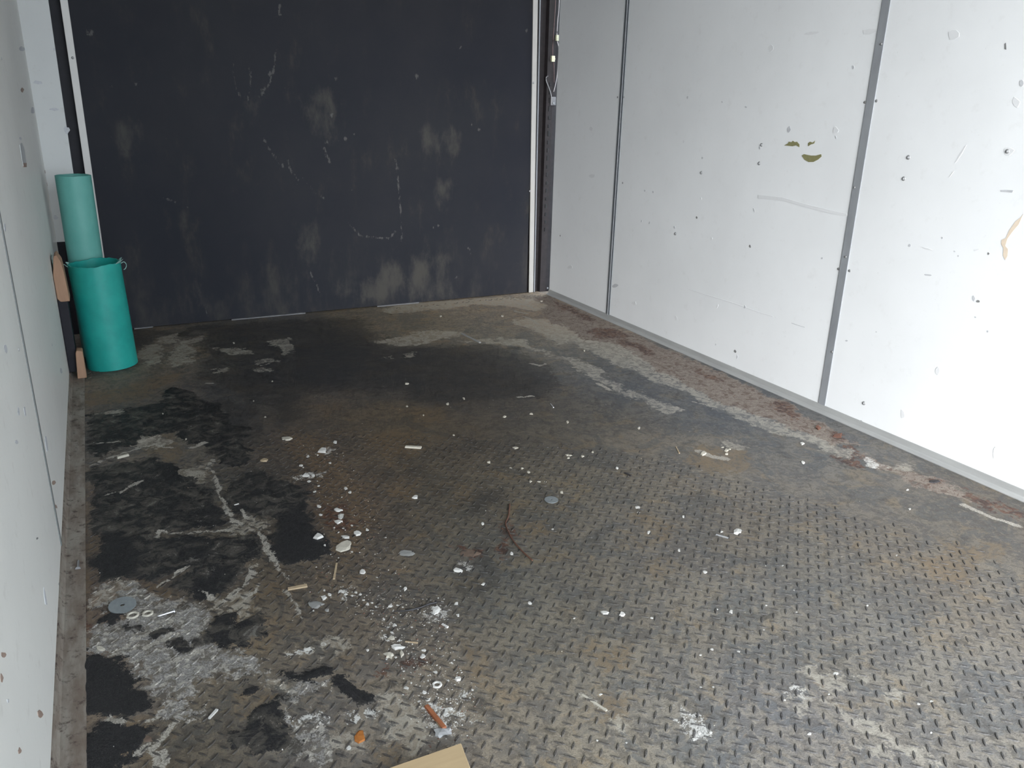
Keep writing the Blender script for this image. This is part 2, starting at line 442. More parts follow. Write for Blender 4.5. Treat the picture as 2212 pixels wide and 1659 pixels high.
for ln, r in [([(855, 345), (860, 380), (863, 430), (868, 480), (868, 525)], .006), ([(505, 120), (504, 160), (510, 185), (520, 215)], .004), ([(540, 140), (541, 190), (533, 215)], .004), ([(605, 10), (600, 35)], .006), ([(596, 110), (592, 150), (580, 185), (560, 210)], .006),
              ([(568, 300), (590, 335), (612, 360)], .006), ([(622, 345), (628, 370), (645, 388)], .006), ([(655, 385), (680, 415), (700, 430)], .004), ([(355, 428), (380, 437), (410, 450)], .004), ([(700, 320), (712, 350)], .008), ([(750, 480), (780, 510), (840, 515), (855, 500)], .006), ([(1012, 530), (1017, 545), (1014, 552)], .004), ([(440, 655), (450, 685)], .004), ([(672, 590), (690, 630)], .006)]:
    paint(chip, P, dp(ln), 'line', r)
for (x, y, r) in [(605, 32, 3), (582, 160, 5), (567, 195, 5), (240, 188, 3), (295, 182, 4), (717, 248, 5), (765, 290, 4), (745, 300, 5), (995, 102, 4), (1035, 280, 5), (1020, 268, 4), (947, 488, 4), (935, 492, 4), (1012, 535, 4), (705, 308, 4), (775, 506, 4), (195, 72, 7), (760, 410, 3), (1105, 18, 4), (1137, 65, 5), (985, 600, 4), (618, 190, 3), (725, 170, 4), (900, 165, 6)]:
    c = onY(x, y, YD); paint(chip, P, [(c.x, c.z), (c.x + .001, c.z + .001)], 'line', r / 520.0)
add_attr(me, 'smear', smear); add_attr(me, 'chip', chip)
t = NT('black_ramp_panel')
n_big, n_mid, n_fine = t.noise(1.6, 5, .6), t.noise(9, 6, .65, t.mapping((1, 1, .45))), t.noise(70, 5, .7, t.mapping((1, 1, .5)))
c = t.mix(t.step(n_big, .3, .7), (.0150, .0165, .0235), (.023, .0235, .029))
c = t.mix(t.math('MULTIPLY', t.step(n_mid, .52, .78), .5), c, (.046, .042, .037))
sm = t.step(t.math('ADD', t.attr('smear'), t.math('MULTIPLY', t.math('SUBTRACT', n_mid, .5), .22)), -.03, .03)
c = t.mix(t.math('MULTIPLY', sm, t.math('MULTIPLY', t.step(n_mid, .36, .66), .70)), c, (.072, .068, .060))
ch = t.step(t.math('ADD', t.attr('chip'), t.math('MULTIPLY', t.math('SUBTRACT', n_fine, .575), .042)), -.0015, .004)
c = t.mix(t.math('MULTIPLY', ch, .6), c, (.14, .135, .128))
spk = t.noise(210, 2, .6)
c = t.mix(t.step(spk, .735, .77), c, (.12, .115, .11))
# splash dirt near the foot of the panel
sep = t.node('ShaderNodeSeparateXYZ'); t.l.new(t.tc(), sep.inputs[0])
foot = t.step(t.math('ADD', t.math('SUBTRACT', .32, sep.outputs[2]), t.math('MULTIPLY', t.math('SUBTRACT', n_mid, .5), .5)), -.05, .35)
c = t.mix(t.math('MULTIPLY', t.math('MULTIPLY', foot, t.step(n_mid, .40, .7)), .5), c, (.060, .056, .050))
t.bump(n_fine, .25, .001)
M['black_panel'] = t.out(c, .6, 0, .18)
pan = link('door_panel', me, M['black_panel'], door)
bm = bmesh.new(); box(bm, DX0 - door.location.x, DX1 - door.location.x, .002, .045, .004, ZC - .03)
obj('door_core', bm, M['black_frame'], door)

def vstrip(name, xt, xb, w, y, mat, parent, z0=.002, z1=ZC - .02, th=.006):
    """vertical edge strip, xt / xb = left edge at the top and foot"""
    o = parent.location if parent else Vector()
    bm = bmesh.new()
    pts = [(xb, z0), (xb + w, z0), (xt + w, z1), (xt, z1)]
    prism(bm, [Vector((x - o.x, y - o.y, z - o.z)) for x, z in pts], Vector((0, th, 0)))
    bmesh.ops.bevel(bm, geom=[e for e in bm.edges], offset=.0008, segments=1, affect='EDGES')
    return obj(name, bm, mat, parent)
sl = vstrip('edge_strip', -.026, -.034, .024, YD - .006, M['alu'], door)
srp = vstrip('edge_strip', 1.812, 1.846, .024, YD - .006, M['alu'], door)
sr2 = vstrip('edge_lip', 1.848, 1.876, .005, YD - .004, M['grey_batten'], door, th=.01)
for (px, py, par) in [(157, 125, sl), (203, 440, sl), (1152, 179, srp), (1145, 413, srp)]:
    p = onY(px, py, YD - .006) - door.location
    cap('rivet', p, (0, -1, 0), .0048, M['rivet'], par)
# broken bright sill strip under the panel
for (a, b) in [((290, 711), (331, 706)), ((500, 692), (660, 681)), ((815, 664), (905, 657))]:
    p, q = onY(*a, YD - .008), onY(*b, YD - .008)
    bm = bmesh.new()
    w = .0035
    prism(bm, [Vector((p.x, YD - .010, max(.001, p.z - w / 2))) - door.location, Vector((q.x, YD - .010, max(.001, q.z - w / 2))) - door.location, Vector((q.x, YD - .010, max(.006, q.z + w / 2))) - door.location, Vector((p.x, YD - .010, max(.006, p.z + w / 2))) - door.location], Vector((0, .009, 0)))
    obj('sill_strip', bm, M['sill'], door)

# left corner: light jamb board, then the dark slot beside the door
pl_ = tag(empty('trim_1', (XL, YD, 0)), 'pale jamb board beside a dark slot in the left corner', 'door jamb', kind='structure')
bm = bmesh.new(); prism(bm, [Vector((0, .0, .36)), Vector((.088, .0, .36)), Vector((.102, .0, ZC)), Vector((0, .0, ZC))], Vector((0, .03, 0)))
obj('jamb_board', bm, M['jamb'], pl_)
bm = bmesh.new(); prism(bm, [Vector((0, .004, 0)), Vector((.088, .004, 0)), Vector((.088, .004, .36)), Vector((0, .004, .36))], Vector((0, .026, 0)))
obj('kick_board', bm, M['black_frame'], pl_)
bm = bmesh.new(); box(bm, .08, .16, .035, .06, 0, ZC); obj('slot_back', bm, M['black_frame'], pl_)
for (px, py, rx, ry) in [(117, 107, 3, 3), (82, 178, 9, 4), (115, 236, 11, 3), (144, 281, 6, 8), (120, 470, 6, 5)]:
    bm = bmesh.new(); prism(bm, [onY(x, y, YD) - pl_.location for x, y in blob(px, py, rx, ry)], Vector((0, -.0005, 0)))
    obj('scuff', bm, M['mark_grey'], pl_)

# right corner: dark folded post with a rusty perforated flange
pr = tag(empty('trim_2', (1.9, YD, 0)), 'dark folded steel post in the right corner beside the door', 'corner post', kind='structure')
prof = [(-.060, .020), (-.045, .020), (-.040, .006), (-.022, .006), (-.016, .018), (.004, .018), (.010, .000), (.040, -.004), (.080, -.004), (.080, .035), (-.060, .035)]
bm = bmesh.new()
A = [bm.verts.new((u, v, 0)) for u, v in prof]; B = [bm.verts.new((u, v, ZC)) for u, v in prof]
for k in range(len(prof)): bm.faces.new((A[k], A[(k + 1) % len(prof)], B[(k + 1) % len(prof)], B[k]))
bm.faces.new(A); bm.faces.new(B)
obj('post', bm, M['rust_frame'], pr)
M['slot_dark'] = simple('slot_black', (.006, .006, .007), .8)
z = .30
while z < 1.0:
    w = rnd.uniform(.007, .012)
    bm = bmesh.new(); box(bm, .022, .022 + w, -.0042, .002, z, z + rnd.uniform(.014, .024), .002)
    o = obj('slot', bm, M['slot_dark'], pr)
    z += .037
p = onY(1182, 622, YD) - pr.location
cap('bolt', (p.x, .0005 - .002, p.z), (0, -1, 0), .006, M['rivet'], pr, .004)

# ceiling and the world outside the open rear doorway
tag(boxobj('ceiling', XL - .06, XR + .06, YB, YD + .08, ZC, ZC + .04, M['ceiling']), 'pale ceiling of the cargo box above the frame', 'ceiling', kind='structure')
tag(boxobj('wall_end', XL - .06, XR + .1, YD + .06, YD + .10, 0, ZC, M['black_frame']), 'dark outer end behind the ramp door', 'wall', kind='structure')
M['asphalt'] = simple('asphalt', (.16, .16, .16), .9, 0, .3, 8)
tag(boxobj('ground', -25, 25, -40, 25, -.60, -.55, M['asphalt']), 'grey asphalt yard outside the open rear doorway', 'ground', kind='structure')

# ------------------------------------------------------------------ floor: steel tread plate under dirt, tar-black residue and scrapes
def tone_field(P):
    """albedo of the dirt film: hand-picked colours at spots of the floor, blended between them"""
    pts = [(250,850,(66,60,54)),(200,950,(58,56,55)),(350,900,(48,47,48)),(450,900,(44,44,46)),(330,960,(75,72,66)),(600,900,(60,55,50)),(700,780,(46,45,46)),(500,730,(50,49,48)),(350,740,(62,58,52)),(900,780,(54,52,50)),(1050,850,(58,55,52)),
           (900,700,(74,69,60)),(1050,660,(95,88,78)),(1150,680,(100,92,84)),(1100,720,(90,88,82)),(1230,760,(82,82,80)),(1350,830,(78,80,83)),(1500,880,(88,91,95)),(1300,900,(75,73,70)),(1200,950,(72,69,64)),(1000,950,(62,57,51)),(850,950,(70,63,52)),(700,960,(67,60,53)),
           (750,1080,(78,68,59)),(950,1050,(70,66,58)),(1100,1050,(82,77,68)),(1250,1050,(96,93,85)),(1400,980,(106,102,95)),(1550,1000,(118,115,109)),(1700,1000,(112,113,113)),(1850,1080,(125,122,117)),(2000,1150,(128,125,119)),(2150,1150,(130,126,120)),
           (2150,1300,(150,147,140)),(2000,1250,(148,140,128)),(1800,1250,(126,126,123)),(1600,1150,(115,111,104)),(1400,1150,(106,104,100)),(1200,1200,(98,95,88)),(1000,1150,(80,76,68)),(900,1250,(90,84,75)),(800,1300,(94,88,81)),(1050,1250,(84,87,86)),
           (1150,1400,(112,109,100)),(1300,1350,(118,114,106)),(1500,1350,(128,125,118)),(1700,1350,(138,136,130)),(1900,1400,(145,144,140)),(2100,1450,(155,153,148)),(2100,1600,(162,160,155)),(1900,1600,(157,155,150)),(1700,1550,(150,148,146)),(1500,1550,(143,142,138)),
           (1300,1550,(142,138,129)),(1100,1550,(130,125,116)),(950,1450,(108,102,94)),(850,1550,(132,127,118)),(750,1450,(98,93,86)),(650,1350,(92,85,76)),(600,1300,(80,74,65)),(700,1600,(95,92,90)),(500,1450,(100,95,86)),(450,1600,(72,67,58)),(300,1450,(96,92,86)),
           (180,1300,(80,69,60)),(180,1100,(70,62,56)),(300,1130,(60,57,53)),(420,1100,(66,63,57)),(600,1080,(52,50,48)),(300,1220,(48,45,42)),(550,1200,(58,54,48)),(160,1500,(78,66,56)),(700,1200,(72,64,56))]
    W = np.zeros(len(P)); C = np.zeros((len(P), 3))
    for x, y, c in pts:
        q = F(x, y)
        k = [0.58, 0.4906, -0.7034, 0.0428, -0.0588, 0.0443, -0.0012]
        il = math.exp(k[0] + k[1] * q.x + k[2] * q.y + k[3] * q.x ** 2 + k[4] * q.x * q.y + k[5] * q.y ** 2 + k[6] * q.y ** 3)
        a = np.array(lin(c)) / il
        s = .05 + .035 * q.y
        w = np.exp(-((P[:, 0] - q.x) ** 2 + ((P[:, 1] - q.y) / 1.3) ** 2) / (2 * s * s)) + 1e-5 / (.01 + (P[:, 0] - q.x) ** 2 + (P[:, 1] - q.y) ** 2)
        W += w; C += w[:, None] * a
    return C / W[:, None]

FLOOR_SHAPES = {
 'solid': [
  ('poly', [(160,1413),(236,1418),(255,1435),(280,1454),(305,1477),(330,1488),(341,1507),(331,1525),(341,1542),(305,1549),(266,1554),(211,1550),(160,1556)]), ('poly', [(160,1566),(338,1566),(341,1579),(319,1590),(310,1615),(294,1690),(160,1690)]), ('poly', [(200,1353),(222,1325),(247,1316),(277,1321),(258,1338),(226,1352)]), ('poly', [(512,1496),(520,1485),(540,1481),(556,1488),(559,1502),(546,1516),(528,1517),(516,1508)]), ('poly', [(600,1130),(660,1090),(690,1165),(702,1190),(695,1215),(640,1215),(600,1190)]), ('poly', [(210,1160),(290,1170),(290,1240),(210,1250)]),
 ],
 'dark': [
  ('poly', [(455,702),(560,697),(700,686),(790,690),(770,705),(720,715),(690,735),(640,722),(580,725),(540,735),(480,725),(440,730)]),
  ('poly', [(640,760),(720,740),(800,752),(860,770),(870,800),(820,830),(760,838),(700,815),(660,800)]),
  ('poly', [(270,690),(330,712),(380,718),(440,705),(430,730),(330,728),(280,800),(180,820),(170,770)]),
  ('poly', [(845,1140),(862,1120),(885,1135),(870,1160),(850,1162)]), ('poly', [(1005,1090),(1030,1062),(1075,1072),(1085,1090),(1040,1100)]),
  ('poly', [(885,1012),(905,1008),(918,1022),(900,1030)]), ('poly', [(815,1022),(835,1016),(850,1028),(835,1040),(808,1036)]), ('poly', [(930,1058),(950,1048),(960,1062),(942,1070)]),
  ('poly', [(980,790),(1060,770),(1150,790),(1130,850),(1040,870),(980,850)]), ('poly', [(1010,1200),(1050,1180),(1095,1230),(1060,1270),(1020,1300),(1000,1250)]), ('poly', [(560,860),(640,850),(660,900),(600,920)]), ('poly', [(430,705),(560,697),(780,690),(800,715),(830,752),(1000,745),(1080,745),(1180,785),(1220,835),(1150,855),(1050,865),(950,875),(850,845),(700,845),(600,860),(500,855),(430,820),(440,760)]), ('poly', [(450,860),(560,880),(560,960),(480,940)]),
 ],
 'black': [
  ('poly', [(169,1413),(236,1418),(255,1435),(280,1454),(305,1477),(330,1488),(341,1507),(331,1525),(341,1542),(305,1549),(266,1554),(211,1550),(166,1556)]),
  ('poly', [(190,1566),(266,1566),(338,1566),(341,1579),(319,1590),(310,1615),(294,1637),(280,1690),(160,1690),(166,1587)]),
  ('poly', [(200,1353),(222,1325),(247,1316),(277,1321),(258,1338),(226,1352)]),
  ('poly', [(285,1346),(304,1340),(321,1344),(318,1357),(304,1361),(290,1356)]),
  ('poly', [(327,1366),(357,1354),(382,1351),(380,1363),(349,1375),(330,1381)]),
  ('poly', [(349,1399),(366,1385),(390,1376),(410,1384),(443,1385),(440,1396),(410,1403),(377,1402)]),
  ('poly', [(435,1377),(446,1362),(456,1346),(450,1326),(480,1330),(505,1328),(516,1346),(536,1338),(556,1322),(562,1300),(572,1320),(556,1355),(548,1383),(517,1410),(490,1395),(484,1377)]),
  ('poly', [(198,1010),(260,1005),(330,990),(395,1005),(440,1025),(466,1070),(485,1105),(470,1140),(400,1146),(345,1143),(330,1165),(400,1160),(495,1152),(530,1160),(562,1165),(580,1205),(560,1222),(535,1215),(528,1240),(500,1268),(455,1290),(420,1290),(365,1262),(405,1232),(350,1245),(330,1262),(290,1250),(240,1258),(208,1270),(200,1180)]),
  ('poly', [(478,1068),(505,1040),(540,1015),(560,1025),(640,1035),(662,1080),(680,1130),(690,1165),(702,1190),(695,1215),(640,1215),(608,1228),(592,1190),(570,1150),(600,1122),(560,1118),(535,1108),(515,1118),(495,1095)]),
  ('poly', [(190,895),(262,885),(340,872),(380,832),(420,850),(470,880),(505,905),(535,935),(545,985),(530,1005),(480,1000),(450,985),(435,960),(400,950),(375,935),(330,945),(300,960),(255,970),(215,990),(195,985)]),
  ('poly', [(512,1496),(520,1485),(540,1481),(556,1488),(559,1502),(546,1516),(528,1517),(516,1508)]),
  ('poly', [(559,1526),(592,1503),(612,1515),(630,1550),(645,1587),(650,1615),(598,1629),(501,1615),(493,1587),(543,1565)]),
  ('poly', [(610,1440),(660,1450),(705,1437),(716,1449),(749,1449),(785,1470),(800,1500),(798,1526),(771,1533),(740,1505),(716,1485),(697,1468),(655,1480),(617,1465)]),
  ('poly', [(210,1590),(250,1600),(230,1640)]),
 ],
 'steel': [
  ('poly', [(211,1266),(271,1251),(302,1258),(310,1294),(390,1300),(393,1311),(437,1324),(460,1336),(446,1360),(484,1380),(493,1410),(543,1413),(576,1430),(587,1457),(515,1454),(487,1466),(432,1477),(401,1488),(377,1493),(349,1510),(335,1490),(305,1477),(255,1435),(238,1419),(190,1408),(170,1395),(172,1371),(194,1349),(271,1336),(277,1319),(224,1319),(208,1294)]),
  ('poly', [(332,1524),(349,1513),(401,1504),(449,1521),(451,1532),(399,1557),(385,1540),(357,1540)]),
  ('poly', [(592,1477),(623,1466),(653,1477),(664,1493),(626,1504),(626,1532),(650,1557),(667,1587),(689,1615),(664,1623),(650,1582),(631,1543),(620,1515)]),
  ('poly', [(700,1455),(715,1452),(720,1470),(700,1492),(690,1485)]),
  ('poly', [(640,1590),(680,1570),(700,1600),(720,1640),(690,1659),(650,1640)]),
 ],
 'pale': [
  ('line', [(458,993),(450,1012),(468,1045),(480,1075),(490,1100),(503,1125),(515,1133)], .0048), ('line', [(335,1163),(342,1150),(400,1153),(455,1148),(505,1146)], .0034),
  ('poly', [(500,1127),(520,1118),(535,1120),(560,1124),(595,1124),(578,1138),(560,1150),(533,1156),(512,1150)]), ('line', [(526,1100),(530,1112),(535,1122)], .005), ('line', [(560,1150),(575,1175),(588,1198)], .008), ('line', [(590,1205),(605,1230),(622,1252)], .004),
  ('line', [(410,1225),(378,1244),(352,1258),(340,1268)], .0036), ('poly', [(435,1322),(457,1305),(487,1288),(515,1280),(559,1280),(554,1319),(540,1335),(515,1344),(507,1322),(482,1327),(454,1319)]), ('line', [(540,1225),(545,1240),(530,1260),(505,1283),(485,1300)], .006), ('poly', [(531,1216),(545,1212),(556,1224),(550,1236),(536,1236)]),
  ('line', [(562,1262),(550,1280),(530,1290)], .005), ('line', [(432,1277),(446,1283),(462,1294)], .004), ('line', [(612,1277),(636,1302),(656,1333)], .0036), ('line', [(241,1417),(268,1400),(294,1383),(338,1355),(377,1338)], .0045), ('line', [(318,1399),(345,1384),(371,1369),(413,1363)], .005), ('line', [(368,1435),(404,1418),(437,1405)], .0042),
  ('line', [(219,1557),(249,1555),(271,1560),(310,1553),(349,1544)], .0038), ('line', [(377,1562),(356,1587),(338,1612)], .006), ('line', [(300,1626),(321,1609),(341,1631),(345,1650)], .006), ('line', [(352,1618),(358,1640),(345,1655)], .005),
  ('poly', [(210,1280),(240,1262),(268,1256),(290,1264),(250,1285),(238,1300),(212,1300)]), ('poly', [(655,1395),(668,1400),(680,1392),(690,1402),(705,1405),(700,1415),(680,1410),(665,1412)]), ('poly', [(595,1478),(608,1468),(620,1475),(622,1490),(606,1502),(598,1492)]),
  ('poly', [(813,1499),(860,1490),(886,1540),(900,1590),(905,1640),(870,1640),(840,1570),(820,1530)]), ('poly', [(690,1380),(716,1390),(740,1400),(728,1420),(700,1425)]), ('poly', [(720,1595),(745,1580),(800,1580),(800,1605),(770,1612),(740,1612)]),
  ('poly', [(1075,728),(1130,735),(1200,770),(1250,775),(1290,795),(1330,830),(1390,855),(1440,870),(1472,888),(1440,893),(1400,875),(1340,845),(1280,820),(1215,775),(1150,755),(1090,745)]),
  ('poly', [(812,738),(880,724),(900,714),(985,716),(1000,722),(960,732),(905,745),(850,748)]), ('poly', [(1000,738),(1060,730),(1090,740),(1050,742)]), ('poly', [(880,655),(980,648),(1090,642),(1150,645),(1180,665),(1150,672),(1080,660),(1020,658),(960,668),(900,672),(840,678),(820,670)]), ('poly', [(1110,690),(1180,690),(1230,712),(1260,735),(1200,745),(1170,720),(1120,705)]),
  ('line', [(1115,655),(1140,660),(1155,668)], .006), ('line', [(1112,672),(1138,677)], .008), ('line', [(1130,683),(1148,690),(1162,700)], .006),
  ('poly', [(1225,728),(1300,738),(1340,745),(1420,800),(1560,870),(1680,915),(1770,945),(1850,985),(1830,990),(1760,962),(1660,930),(1560,890),(1480,850),(1400,815),(1300,775)]),
  ('poly', [(1713,1455),(1730,1450),(1765,1450),(1770,1465),(1800,1500),(1850,1540),(1880,1560),(1920,1590),(1960,1615),(2010,1650),(1960,1640),(1900,1600),(1850,1565),(1800,1520),(1760,1475),(1730,1470)]),
  ('poly', [(1790,1455),(1812,1452),(1818,1465),(1802,1462)]), ('poly', [(1785,1468),(1805,1470),(1822,1480),(1812,1486)]), ('poly', [(1845,1458),(1862,1463),(1876,1472),(1862,1472)]), ('poly', [(1705,1475),(1722,1475),(1730,1495),(1715,1500)]), ('poly', [(1722,1502),(1745,1512),(1740,1520),(1725,1515)]), ('poly', [(1695,1495),(1710,1505),(1705,1525),(1695,1520)]), ('poly', [(1705,1530),(1740,1535),(1765,1552),(1740,1548)]),
  ('poly', [(1910,1512),(1932,1510),(1935,1522),(1918,1525)]), ('poly', [(1590,1555),(1620,1560),(1635,1570),(1600,1572)]), ('line', [(1255,1498),(1275,1510),(1300,1530),(1312,1536)], .0035), ('poly', [(1340,1555),(1360,1558),(1365,1570),(1350,1575)]), ('poly', [(1800,1620),(1880,1612),(1990,1625),(1960,1635)]),
  ('poly', [(310,745),(340,745),(350,765),(340,785),(312,795),(300,770)]), ('poly', [(365,785),(375,745),(405,740),(420,760),(410,785),(372,792)]), ('poly', [(340,730),(380,722),(386,738),(352,745)]), ('poly', [(395,735),(425,727),(432,738),(400,744)]), ('poly', [(578,738),(630,730),(636,745),(622,768),(603,757)]), ('poly', [(556,778),(585,775),(594,782),(570,786)]), ('poly', [(550,795),(580,796),(582,803),(555,803)]), ('poly', [(465,797),(485,794),(487,803),(468,804)]), ('poly', [(470,750),(545,755),(548,763),(500,768),(480,760)]), ('line', [(445,829),(460,828)], .006),
  ('poly', [(880,765),(895,762),(900,768),(884,770)]), ('poly', [(833,772),(845,771),(846,775),(835,776)]), ('line', [(1148,785),(1165,790),(1177,787)], .006), ('line', [(1118,858),(1150,856)], .005), ('line', [(1292,828),(1315,842)], .006),
  ('poly', [(1565,950),(1590,955),(1612,970),(1600,975),(1578,962)]), ('line', [(1510,975),(1540,985),(1570,992)], .010), ('line', [(1500,868),(1548,880)], .004), ('poly', [(1920,1005),(1965,1003),(1968,1020),(1935,1018)]), ('line', [(2080,1090),(2150,1120),(2200,1135)], .008),
  ('line', [(212,960),(240,958),(258,955)], .004), ('poly', [(210,895),(235,888),(265,890),(240,900),(215,901)]), ('line', [(200,1005),(235,990),(280,975),(330,960),(375,968)], .0045), ('poly', [(300,945),(345,940),(370,958),(330,968),(290,968)]), ('poly', [(390,1015),(440,1005),(450,1020),(448,1045),(410,1048),(385,1035)]), ('line', [(225,1072),(245,1065)], .004), ('line', [(262,1065),(290,1048),(305,1042)], .005), ('line', [(412,967),(448,957)], .008),
 ],
 'tan': [
  ('poly', [(180,850),(260,840),(330,815),(395,800),(400,808),(350,835),(320,862),(240,872),(180,880)]), ('poly', [(300,930),(370,930),(400,985),(380,1010),(340,985),(310,975)]), ('poly', [(330,1235),(352,1262),(390,1300),(330,1296),(302,1258),(310,1200)]), ('poly', [(180,1280),(165,1400),(165,1250),(185,1150),(195,1050),(200,1150)]),
  ('poly', [(995,1383),(1020,1385),(1045,1395),(1040,1420),(1030,1435),(1048,1465),(1040,1470),(1025,1440),(1005,1410)]), ('poly', [(1405,1215),(1440,1210),(1460,1225),(1440,1245),(1410,1240)]), ('poly', [(1120,1130),(1180,1120),(1200,1150),(1150,1165),(1100,1150)]), ('poly', [(780,940),(860,925),(930,960),(900,990),(820,985)]), ('poly', [(850,1030),(900,1050),(890,1080),(850,1070)]), ('poly', [(980,1045),(1020,1040),(1030,1060),(990,1068)]),
  ('poly', [(880,880),(960,880),(960,910),(900,915)]), ('poly', [(1960,1210),(2050,1200),(2120,1230),(2100,1260),(2020,1255)]), ('poly', [(1350,1110),(1400,1105),(1420,1125),(1370,1135)]), ('poly', [(1420,1140),(1460,1145),(1450,1165),(1420,1160)]), ('poly', [(1500,960),(1600,970),(1640,1010),(1560,1030),(1480,1000)]), ('poly', [(1250,1390),(1350,1400),(1380,1440),(1300,1450)]), ('poly', [(1290,1500),(1370,1510),(1350,1560),(1280,1550)]), ('poly', [(505,1500),(560,1478),(590,1500),(560,1530),(500,1525)]), ('poly', [(500,1535),(560,1530),(555,1545),(510,1550)]), ('poly', [(318,1590),(345,1582),(350,1598),(325,1602)]), ('poly', [(820,1590),(850,1585),(870,1650),(830,1650)]), ('poly', [(560,1260),(620,1262),(660,1268),(630,1285),(590,1280)]),
  ('poly', [(600,925),(700,945),(740,1000),(800,1060),(815,1130),(780,1190),(735,1220),(700,1190),(690,1120),(662,1030),(630,980)]), ('poly', [(2030,1170),(2180,1180),(2150,1210),(2050,1200)]),
 ],
 'pink': [
  ('poly', [(1155,640),(1190,642),(1306,694),(1500,780),(1700,872),(1830,950),(1850,965),(1790,958),(1690,920),(1560,875),(1440,825),(1345,770),(1265,740),(1180,690)]), ('poly', [(1840,975),(2010,1030),(2100,1070),(2090,1085),(1990,1050),(1880,1005)]),
 ],
 'rust': [
  ('poly', [(1195,650),(1290,692),(1280,696),(1205,662)]), ('poly', [(1345,728),(1420,765),(1400,768),(1340,742)]), ('poly', [(1490,790),(1540,812),(1560,826),(1535,822)]), ('poly', [(1265,715),(1290,709),(1340,712),(1358,726),(1330,733),(1290,729)]), ('poly', [(1660,868),(1690,872),(1735,898),(1720,905),(1680,890)]), ('poly', [(1690,898),(1720,902),(1735,910),(1710,908)]),
  ('poly', [(1795,962),(1830,965),(1860,985),(1855,1010),(1830,1005),(1800,985)]), ('poly', [(1800,930),(1825,945),(1815,952),(1800,942)]), ('poly', [(2085,1055),(2160,1085),(2175,1095),(2140,1098),(2100,1080)]), ('poly', [(2120,1098),(2150,1098),(2140,1104)]), ('poly', [(2010,1035),(2032,1044),(2015,1045)]), ('poly', [(2160,1090),(2212,1112),(2212,1130),(2180,1115)]),
  ('poly', [(770,1585),(785,1580),(795,1595),(780,1605),(766,1600)]), ('poly', [(845,1440),(870,1432),(900,1440),(870,1450),(850,1447)]), ('poly', [(985,1180),(1020,1185),(1040,1205),(1000,1212)]), ('poly', [(690,1095),(740,1090),(770,1130),(740,1150),(700,1130)]), ('poly', [(160,1330),(190,1330),(185,1365),(160,1370)]), ('poly', [(520,1070),(545,1075),(535,1090),(522,1085)]), ('poly', [(1090,1130),(1110,1160),(1100,1200),(1080,1180)]), ('poly', [(490,1300),(510,1290),(505,1305),(480,1310)]),
 ],
 'white': [
  ('poly', [(925,1530),(950,1520),(980,1528),(975,1548),(945,1548),(915,1540)]), ('poly', [(1000,1483),(1020,1480),(1028,1492),(1008,1496)]), ('poly', [(935,1312),(950,1308),(960,1320),(945,1330),(928,1326)]), ('poly', [(855,1370),(848,1385),(828,1380),(832,1366),(845,1362)]), ('poly', [(1450,1535),(1465,1545),(1480,1560),(1470,1562),(1455,1548)]), ('poly', [(1478,1558),(1495,1560),(1500,1572),(1482,1570)]),
  ('poly', [(1510,1570),(1535,1578),(1530,1592),(1510,1590)]), ('poly', [(1700,1478),(1720,1485),(1725,1498),(1708,1495)]), ('poly', [(730,1275),(752,1272),(750,1290),(735,1290)]), ('poly', [(735,1540),(760,1548),(800,1538),(790,1545),(755,1556)]), ('poly', [(640,1545),(665,1552),(690,1560),(660,1564)]), ('poly', [(985,1225),(1008,1232),(1002,1240),(988,1236)]), ('poly', [(1860,985),(1895,998),(1915,1010),(1880,1010)]), ('poly', [(655,1400),(670,1402),(690,1400),(668,1410)]), ('poly', [(1010,1540),(1050,1545),(1065,1550),(1020,1552)]),
  ('poly', [(925,1575),(960,1570),(965,1590),(940,1600)]), ('poly', [(700,970),(718,972),(715,984),(695,982)]), ('poly', [(655,1024),(690,1026),(680,1034),(655,1032)]),
 ],
}
FY0, STEP = .36, .0052
us = np.arange(XL - .02, XR + .03, STEP); vs = np.arange(FY0, YD + .02, STEP)
fields = {}
def black_raise(P):
    return fields['black']
me, P = grid_mesh('floor', us, vs, lambda u, v: np.c_[u, v, u * 0])
fl_pts = P
def wander(P, amp, seed, lo, hi, n=26):
    r = np.random.RandomState(seed); D = np.zeros_like(P)
    for _ in range(n):
        wl = lo * (hi / lo) ** r.rand(); th = r.rand() * 6.283; k = np.array([math.cos(th), math.sin(th)]) * 6.283 / wl
        D += np.outer(np.sin(P @ k + r.rand() * 6.283), r.randn(2)) * (wl / hi) ** .6
    return P + D * (amp / D.std())
PW, PWL = wander(P, .0075, 5, .022, .16), wander(P, .0025, 8, .02, .10)
scrape = np.full(len(P), -.04)
for lay, shapes in FLOOR_SHAPES.items():
    f = np.full(len(P), -.04)
    for s in shapes:
        q = [tuple(F(x, y)[:2]) for x, y in s[1]]
        if s[0] == 'line' and lay == 'pale': paint(scrape, PWL, q, 'line', s[2])
        else: paint(f, PW, q, s[0], s[2] if len(s) > 2 else 0.0)
    fields[lay] = f
fields['scrape'] = scrape
tone = tone_field(P)
# residue and caked dirt stand a little proud of the plate
wob = np.sin(P[:, 0] * 61 + 2 * np.sin(P[:, 1] * 37)) * np.sin(P[:, 1] * 53 + np.sin(P[:, 0] * 29))
hz = .0021 * np.clip((fields['black'] + .002) / .006, 0, 1) + .0010 * np.clip(fields['pink'] / .02, 0, 1) + .00035 * wob
co = np.c_[P, hz].astype(np.float32)
me.vertices.foreach_set('co', co.ravel()); me.update()
for p in me.polygons: pass
me.polygons.foreach_set('use_smooth', np.ones(len(me.polygons), bool))
for k, v in fields.items(): add_attr(me, k, v)
add_color(me, 'tone', tone)

